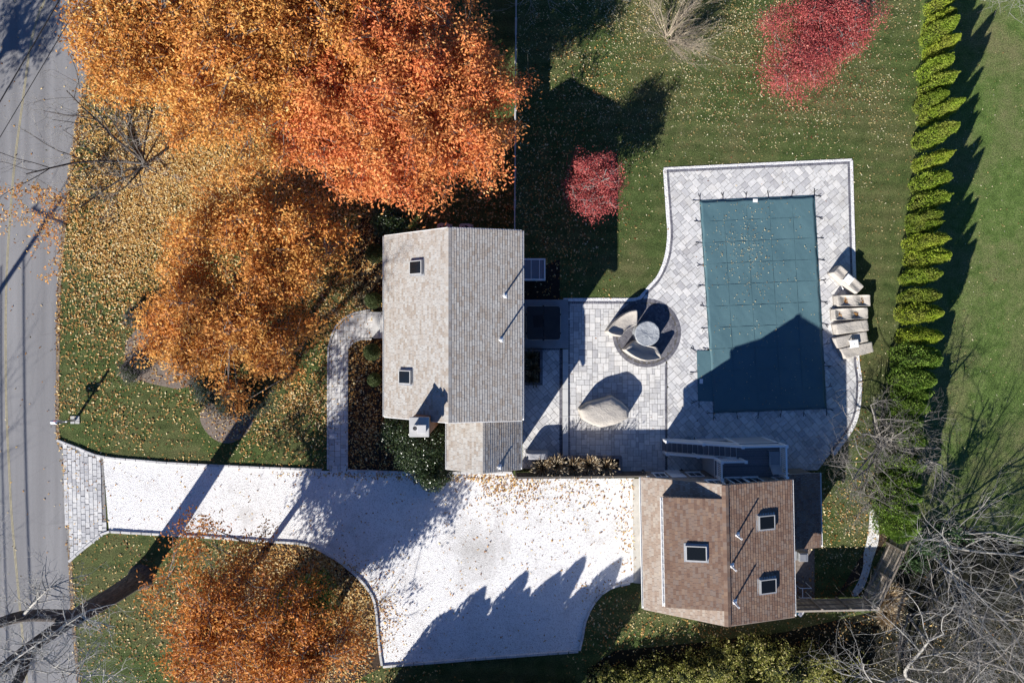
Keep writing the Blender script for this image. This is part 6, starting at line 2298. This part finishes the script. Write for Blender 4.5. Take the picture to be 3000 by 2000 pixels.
# tan multi-stemmed shrub on the upper lawn
parS = dict(kids=[9, 6, 3], ang=(14, 38), len=(.4, .7), wob=.14, rmin=.006, lift=.03, thick=0, bare=1)
stems = []
rS = np.random.default_rng(5)
for k in range(30):
    a = rS.uniform(0, 6.28)
    s = rS.uniform(.15, 1.0)
    stems.append(((math.cos(a) * s + .25, math.sin(a) * s - .1, .8), rS.uniform(1.6, 2.6), .03, (math.cos(a) * .15, math.sin(a) * .15)))
bare_tree('bare_shrub', (1960, 112), 'fan shaped bare tan shrub on the leaf strewn lawn', 'shrub', M_BARKTAN, stems, parS, 2, 420)
# top edge bare trees
parW = dict(kids=[8, 7, 5, 3], ang=(30, 65), len=(.42, .68), wob=.28, rmin=.008, lift=.03, thick=1, bare=1)
bare_tree('bare_tree', (1505, -150), 'pale bare tree hanging over the fence at the lawn end', 'tree', M_BARKPALE,
          [((.15, -.75, 1.0), 6.5, .14, (0, 0)), ((.6, -.45, 1.0), 5.5, .12, (0, 0)), ((-.4, -.6, 1.0), 5.5, .12, (0, 0)), ((0, .2, 1), 5.0, .16, (0, 0))], parW, 3, 430, twigmat=M_TWIG)
bare_tree('bare_tree', (2990, -70), 'pale bare tree beyond the arborvitae row shadow', 'tree', M_BARKPALE,
          [((-.6, -.5, 1.0), 5.0, .12, (0, 0)), ((.1, -.7, 1.0), 5.0, .12, (0, 0)), ((.2, .3, 1.0), 5.0, .14, (0, 0))], parW, 3, 431, twigmat=M_TWIG)
bare_tree('bare_tree', (2500, -60), 'thin bare tree above the crimson maples', 'tree', M_BARKGREY,
          [((-.5, -.45, 1.0), 4.2, .08, (0, 0)), ((.1, -.55, 1.0), 3.6, .08, (0, 0)), ((.2, .3, 1.0), 3.5, .08, (0, 0))], parW, 3, 432)
# grey tangle near the pool corner
parT = dict(kids=[7, 6, 5, 3], ang=(35, 80), len=(.42, .7), wob=.22, rmin=.006, lift=.02, thick=1, minz=-.35, bare=0)
bare_tree('bare_tree', (2588, 1300), 'wide twiggy bare tree over the pool patio corner', 'tree', M_BARKGREY,
          [((-1.0, .25, .7), 4.2, .09, (0, 0)), ((-.6, .8, .8), 3.8, .09, (0, 0)), ((.5, -.35, .8), 4.0, .12, (0, 0)), ((-.7, -.7, .7), 3.8, .09, (0, 0)), ((.6, .6, .8), 3.2, .09, (0, 0)), ((0, 0, 1), 2.4, .14, (0, 0)), ((-1.1, -.15, .9), 4.4, .08, (0, 0))], parT, 3, 440)
bare_tree('bare_tree', (2560, 1455), 'slender bare tree leaning across the dull arborvitae', 'tree', M_BARKGREY,
          [((-.9, .15, .8), 2.8, .06, (0, 0)), ((.7, .45, .8), 3.0, .07, (0, 0)), ((.3, -.2, 1), 2.4, .07, (0, 0)), ((-.6, -.5, .9), 2.3, .05, (0, 0))], parT, 3, 441)
# pale ivy-clad tree and the wood beyond the fence
parP = dict(kids=[8, 7, 5, 3], ang=(28, 70), len=(.42, .7), wob=.34, rmin=.0045, lift=.03, thick=1, minz=-.2, bare=1)
bare_tree('pale_tree', (2690, 1580), 'large pale limbed tree outside the slanting fence', 'tree', M_BARKPALE,
          [((.7, -.05, .7), 7.5, .09, (0, 0)), ((.1, .45, .8), 5.0, .10, (0, 0)), ((.55, -.6, .7), 7.0, .07, (0, 0)), ((.0, -.5, 1.0), 6.0, .08, (0, 0)), ((.9, .3, .8), 6.5, .07, (0, 0))], parP, 3, 450, twigmat=M_TWIG)
bare_tree('bare_tree', (2800, 1780), 'grey bare tree in the dense wood beyond the fence', 'tree', M_BARKGREY,
          [((-.5, .3, 1.0), 6.0, .09, (0, 0)), ((.4, .3, 1.0), 6.5, .09, (0, 0)), ((.1, -.5, 1.0), 6.0, .08, (0, 0)), ((-.4, -.35, .9), 5.5, .06, (0, 0))], parP, 3, 451, group='bare trees of the wood')
bare_tree('bare_tree', (2960, 1680), 'grey bare tree in the dense wood beyond the fence', 'tree', M_BARKGREY,
          [((-.5, .3, 1.0), 6.0, .09, (0, 0)), ((.3, .4, 1.0), 5.5, .09, (0, 0)), ((.0, -.5, 1.0), 6.0, .08, (0, 0))], parP, 3, 452, group='bare trees of the wood')
bare_tree('bare_tree', (2860, 1930), 'grey bare tree in the dense wood beyond the fence', 'tree', M_BARKGREY,
          [((-.5, .4, 1.0), 6.5, .09, (0, 0)), ((.4, .3, 1.0), 6.0, .09, (0, 0)), ((-.5, -.3, 1.0), 5.5, .08, (0, 0))], parP, 3, 453, group='bare trees of the wood')
parQ = dict(kids=[7, 6, 5, 3], ang=(28, 65), len=(.4, .66), wob=.34, rmin=.006, lift=.02, thick=1, minz=-.2, bare=1)
bare_tree('white_tree', (2655, 1985), 'white barked crooked tree leaning over the south fence', 'tree', M_BARKPALE,
          [((-.85, .42, .7), 8.2, .12, (0, 0)), ((-.5, .9, .7), 7.2, .11, (0, 0)), ((-1.0, -.05, .6), 7.4, .10, (0, 0)), ((.1, .5, 1.0), 5.0, .1, (0, 0))], parQ, 3, 454, twigmat=M_TWIG)
bare_tree('bare_tree', (2660, 1800), 'low brown twiggy tree beside the pampas tufts', 'tree', M_BARKGREY,
          [((.3, -.5, .9), 4.0, .08, (0, 0)), ((-.2, -.6, .8), 3.4, .07, (0, 0)), ((.5, .2, .9), 3.6, .07, (0, 0))], parP, 3, 455)
# twiggy growth over the dark conifer and rust trees
for i, (a, b) in enumerate(((850, 1830), (960, 1900))):
    bare_tree('bare_shrub', (a, b), ('bare twiggy shrub over the dark conifer', 'bare twiggy shrub at the driveway kerb end')[i], 'shrub', M_BARKGREY,
              [((math.cos(q), math.sin(q), 1.1), 2.6, .035, (0, 0)) for q in np.linspace(0, 5.5, 7)], parS, 2, 460 + i)
# trees across the road, whose shade falls on it
for i, (xx, yy, ln) in enumerate(((-40.5, -19.0, 6.5),)):
    bare_tree('bare_tree', (xx, yy), 'bare tree standing across the road from the drive', 'tree', M_BARKGREY,
              [((.2, .3, 1.0), ln, .2, (0, 0)), ((-.3, -.2, 1.0), ln, .18, (0, 0)), ((.3, -.4, 1.0), ln * .8, .15, (0, 0))], parW, 3, 470 + i, group='bare trees across the road', rawbase=True)
leaf_tree('roadside_maple', 1500 + (-36.2) / (S * (1 - 6 / H)), 1000 - 9.0 / (S * (1 - 6 / H)), 6.0, 2.0, 1.6, 22, 2600, M_RUST, 'leafy rust tree across the road near the utility pole', 480, None, sig=.4)
# ================================================================== FALLEN LEAVES
def scatter(name, label, n, dens, mat, L, W, z, seed, box=(-60, -60, 3060, 2060), lo=0.0, hi=1.0):
    r = np.random.default_rng(seed)
    X = r.uniform(box[0], box[2], n)
    Y = r.uniform(box[1], box[3], n)
    d = dens(X, Y)
    k = r.random(n) < d
    X, Y = X[k], Y[k]
    m = len(X)
    C = np.stack([(X - 1500) * S, (1000 - Y) * S, np.full(m, z) + r.random(m) * .035], 1)
    A = r.normal(size=(m, 3)) * [1, 1, .25]
    N = r.normal(size=(m, 3)) * .32 + [0, 0, 1]
    me = leaf_mesh(name, C, A, N, L * r.uniform(.45, 1.4, m), W * r.uniform(.55, 1.3, m), lo + (hi - lo) * r.random(m), mat)
    o = link(name, me)
    tag(o, label, 'leaves', kind='stuff')
    return o


def gz(X, Y, cx, cy, sx, sy):
    return np.exp(-(((X - cx) / sx) ** 2 + ((Y - cy) / sy) ** 2))


DRIVE = drive_poly
PAVED = [pa_poly, pb_poly, pc_poly]
ROADP = [(-200, -200)] + [(x - 4, y) for x, y in road_r[1:-1]] + [(-200, 2200)]


def patchy(X, Y, f=.012, s=0.0):
    p = np.stack([X, Y, np.zeros_like(X)], 1)
    return .5 + .5 * noise3(p, f, s)


def dens_orange(X, Y):
    d = 1.3 * gz(X, Y, 420, 520, 300, 330) + 1.25 * gz(X, Y, 650, 500, 300, 300) + 1.0 * gz(X, Y, 900, 640, 260, 200) + .9 * gz(X, Y, 980, 880, 110, 260) + .8 * gz(X, Y, 860, 1180, 120, 160)
    d += .22 * gz(X, Y, 450, 1200, 420, 200) + .30 * gz(X, Y, 250, 900, 120, 250) + .55 * gz(X, Y, 1080, 1200, 90, 200) + .5 * gz(X, Y, 1160, 1330, 120, 50)
    d += .9 * gz(X, Y, 1000, 1740, 130, 190) + .8 * gz(X, Y, 850, 1640, 220, 60) + .8 * gz(X, Y, 780, 1900, 330, 230) + .10 * gz(X, Y, 330, 1700, 160, 200)
    d += .65 * gz(X, Y, 1350, 560, 220, 120) + .35 * gz(X, Y, 1600, 520, 90, 130) + .3 * gz(X, Y, 1640, 740, 100, 120) + .12 * gz(X, Y, 1650, 250, 150, 200)
    d += .28 * gz(X, Y, 1760, 1830, 110, 110) + .3 * gz(X, Y, 1990, 1850, 160, 40) + .35 * gz(X, Y, 2480, 1130, 40, 120) + .15 * gz(X, Y, 2450, 1500, 150, 200) + .12 * gz(X, Y, 2400, 1850, 300, 60)
    xr = np.interp(Y, [q[1] for q in road_r], [q[0] for q in road_r])
    d += .55 * np.exp(-((X - xr - 8) / 7) ** 2)
    d *= .15 + 1.2 * patchy(X, Y, .018, 2) ** 2 + .9 * patchy(X, Y, .06, 7) ** 2 + .35 * patchy(X, Y, .15, 1)
    dr = in_poly(X, Y, DRIVE)
    dd = .012 + .045 * gz(X, Y, 1560, 1500, 280, 130) + .95 * gz(X, Y, 1490, 1420, 75, 38) + .7 * gz(X, Y, 1370, 1395, 130, 14) + .6 * gz(X, Y, 1140, 1394, 90, 9) + .5 * gz(X, Y, 940, 1388, 120, 8) + .7 * gz(X, Y, 1110, 1810, 45, 90) + .6 * gz(X, Y, 1010, 1660, 50, 30) + .3 * gz(X, Y, 1840, 1560, 22, 120) + .16 * gz(X, Y, 1700, 1430, 200, 60) + .5 * gz(X, Y, 1780, 1728, 50, 16)
    d = np.where(dr, dd * (.3 + 1.4 * patchy(X, Y, .05, 5)), d)
    for pl in PAVED:
        d = np.where(in_poly(X, Y, pl), .006, d)
    d = np.where(in_poly(X, Y, ROADP), .004, d)
    d = np.where(in_poly(X, Y, path_poly), .13 + .25 * gz(X, Y, 1090, 950, 14, 40), d)
    d = np.where((X > 1128) & (X < 1528) & (Y > 690) & (Y < 1235), 0, d)
    d = np.where((X > 1875) & (X < 2290) & (Y > 1380) & (Y < 1790), 0, d)
    return np.clip(d, 0, 1)


def dens_pale(X, Y):
    d = .62 * gz(X, Y, 2050, 30, 520, 190) + .26 * gz(X, Y, 2350, 230, 380, 200) + .10 * gz(X, Y, 2200, 420, 500, 200) + .16 * gz(X, Y, 1750, 250, 220, 220) + .045
    d *= .1 + 1.1 * patchy(X, Y, .017, 9) ** 2 + .9 * patchy(X, Y, .055, 4) ** 2
    d = np.where(X > 2700, .018, d)
    d = np.where(X < 1520, 0, d)
    d = np.where(Y > 1380, .25 * ((X > 2380) & (Y < 1660) & (X < 2600)) + .12 * ((Y > 1790) & (X > 1850)), d)
    for pl in PAVED:
        d = np.where(in_poly(X, Y, pl), .003, d)
    d = np.where(in_poly(X, Y, COVER), .05 * gz(X, Y, 2200, 740, 110, 130) + .008, d)
    d = np.where((X > 1512) & (X < 1664) & (Y > 860) & (Y < 1420), .01, d)
    return np.clip(d, 0, 1)


scatter('fallen_leaves', 'golden brown fallen leaves strewn over lawn, beds and drive', 430000, dens_orange, M_FALLEN, .14, .075, .02, 501)
scatter('pale_fallen_leaves', 'small pale fallen leaves strewn over the back lawn', 200000, lambda X, Y: np.where(in_poly(X, Y, COVER), 0, dens_pale(X, Y)), M_FALLENPALE, .088, .05, .015, 502, (1500, -60, 3060, 2060))
scatter('cover_leaves', 'pale dry leaves scattered on the teal pool cover', 60000, lambda X, Y: np.where(in_poly(X, Y, COVER), np.clip(.07 * gz(X, Y, 2190, 730, 70, 110) + .006, 0, 1), 0), M_FALLENPALE, .07, .04, .1, 503, (2030, 560, 2430, 1220))
scatter('gold_leaf_carpet', 'thick cream gold carpet of fallen leaves between the orange trees', 260000, lambda X, Y: np.clip((1.0 * gz(X, Y, 560, 470, 230, 200) + .6 * gz(X, Y, 380, 640, 150, 200) + .55 * gz(X, Y, 960, 1770, 110, 170) + .4 * gz(X, Y, 850, 1640, 160, 45) + .5 * gz(X, Y, 780, 560, 160, 90)) * (.4 + .7 * patchy(X, Y, .03, 3)) * ~in_poly(X, Y, DRIVE) * ~in_poly(X, Y, ROADP), 0, 1), M_FALLENGOLD, .16, .085, .03, 506, (200, 200, 1200, 2010))
scatter('red_fallen_leaves', 'dull red fallen leaves under the crimson maples', 60000, lambda X, Y: .5 * gz(X, Y, 2340, 240, 170, 90) + .35 * gz(X, Y, 1730, 560, 90, 90), M_FALLENRED, .08, .045, .015, 504, (1500, 0, 2700, 800))
scatter('bed_leaves', 'dark rotted leaves lying in the shaded beds', 60000, lambda X, Y: .5 * ((X > 1016) & (X < 1135) & (Y > 990) & (Y < 1378)) + .55 * ((X >= 1135) & (X < 1320) & (Y > 1225) & (Y < 1380)) + .35 * ((X > 2330) & (X < 2540) & (Y > 1690) & (Y < 1755)), M_FALLEN, .14, .08, .015, 505, (1000, 600, 2560, 1780), 0, .35)
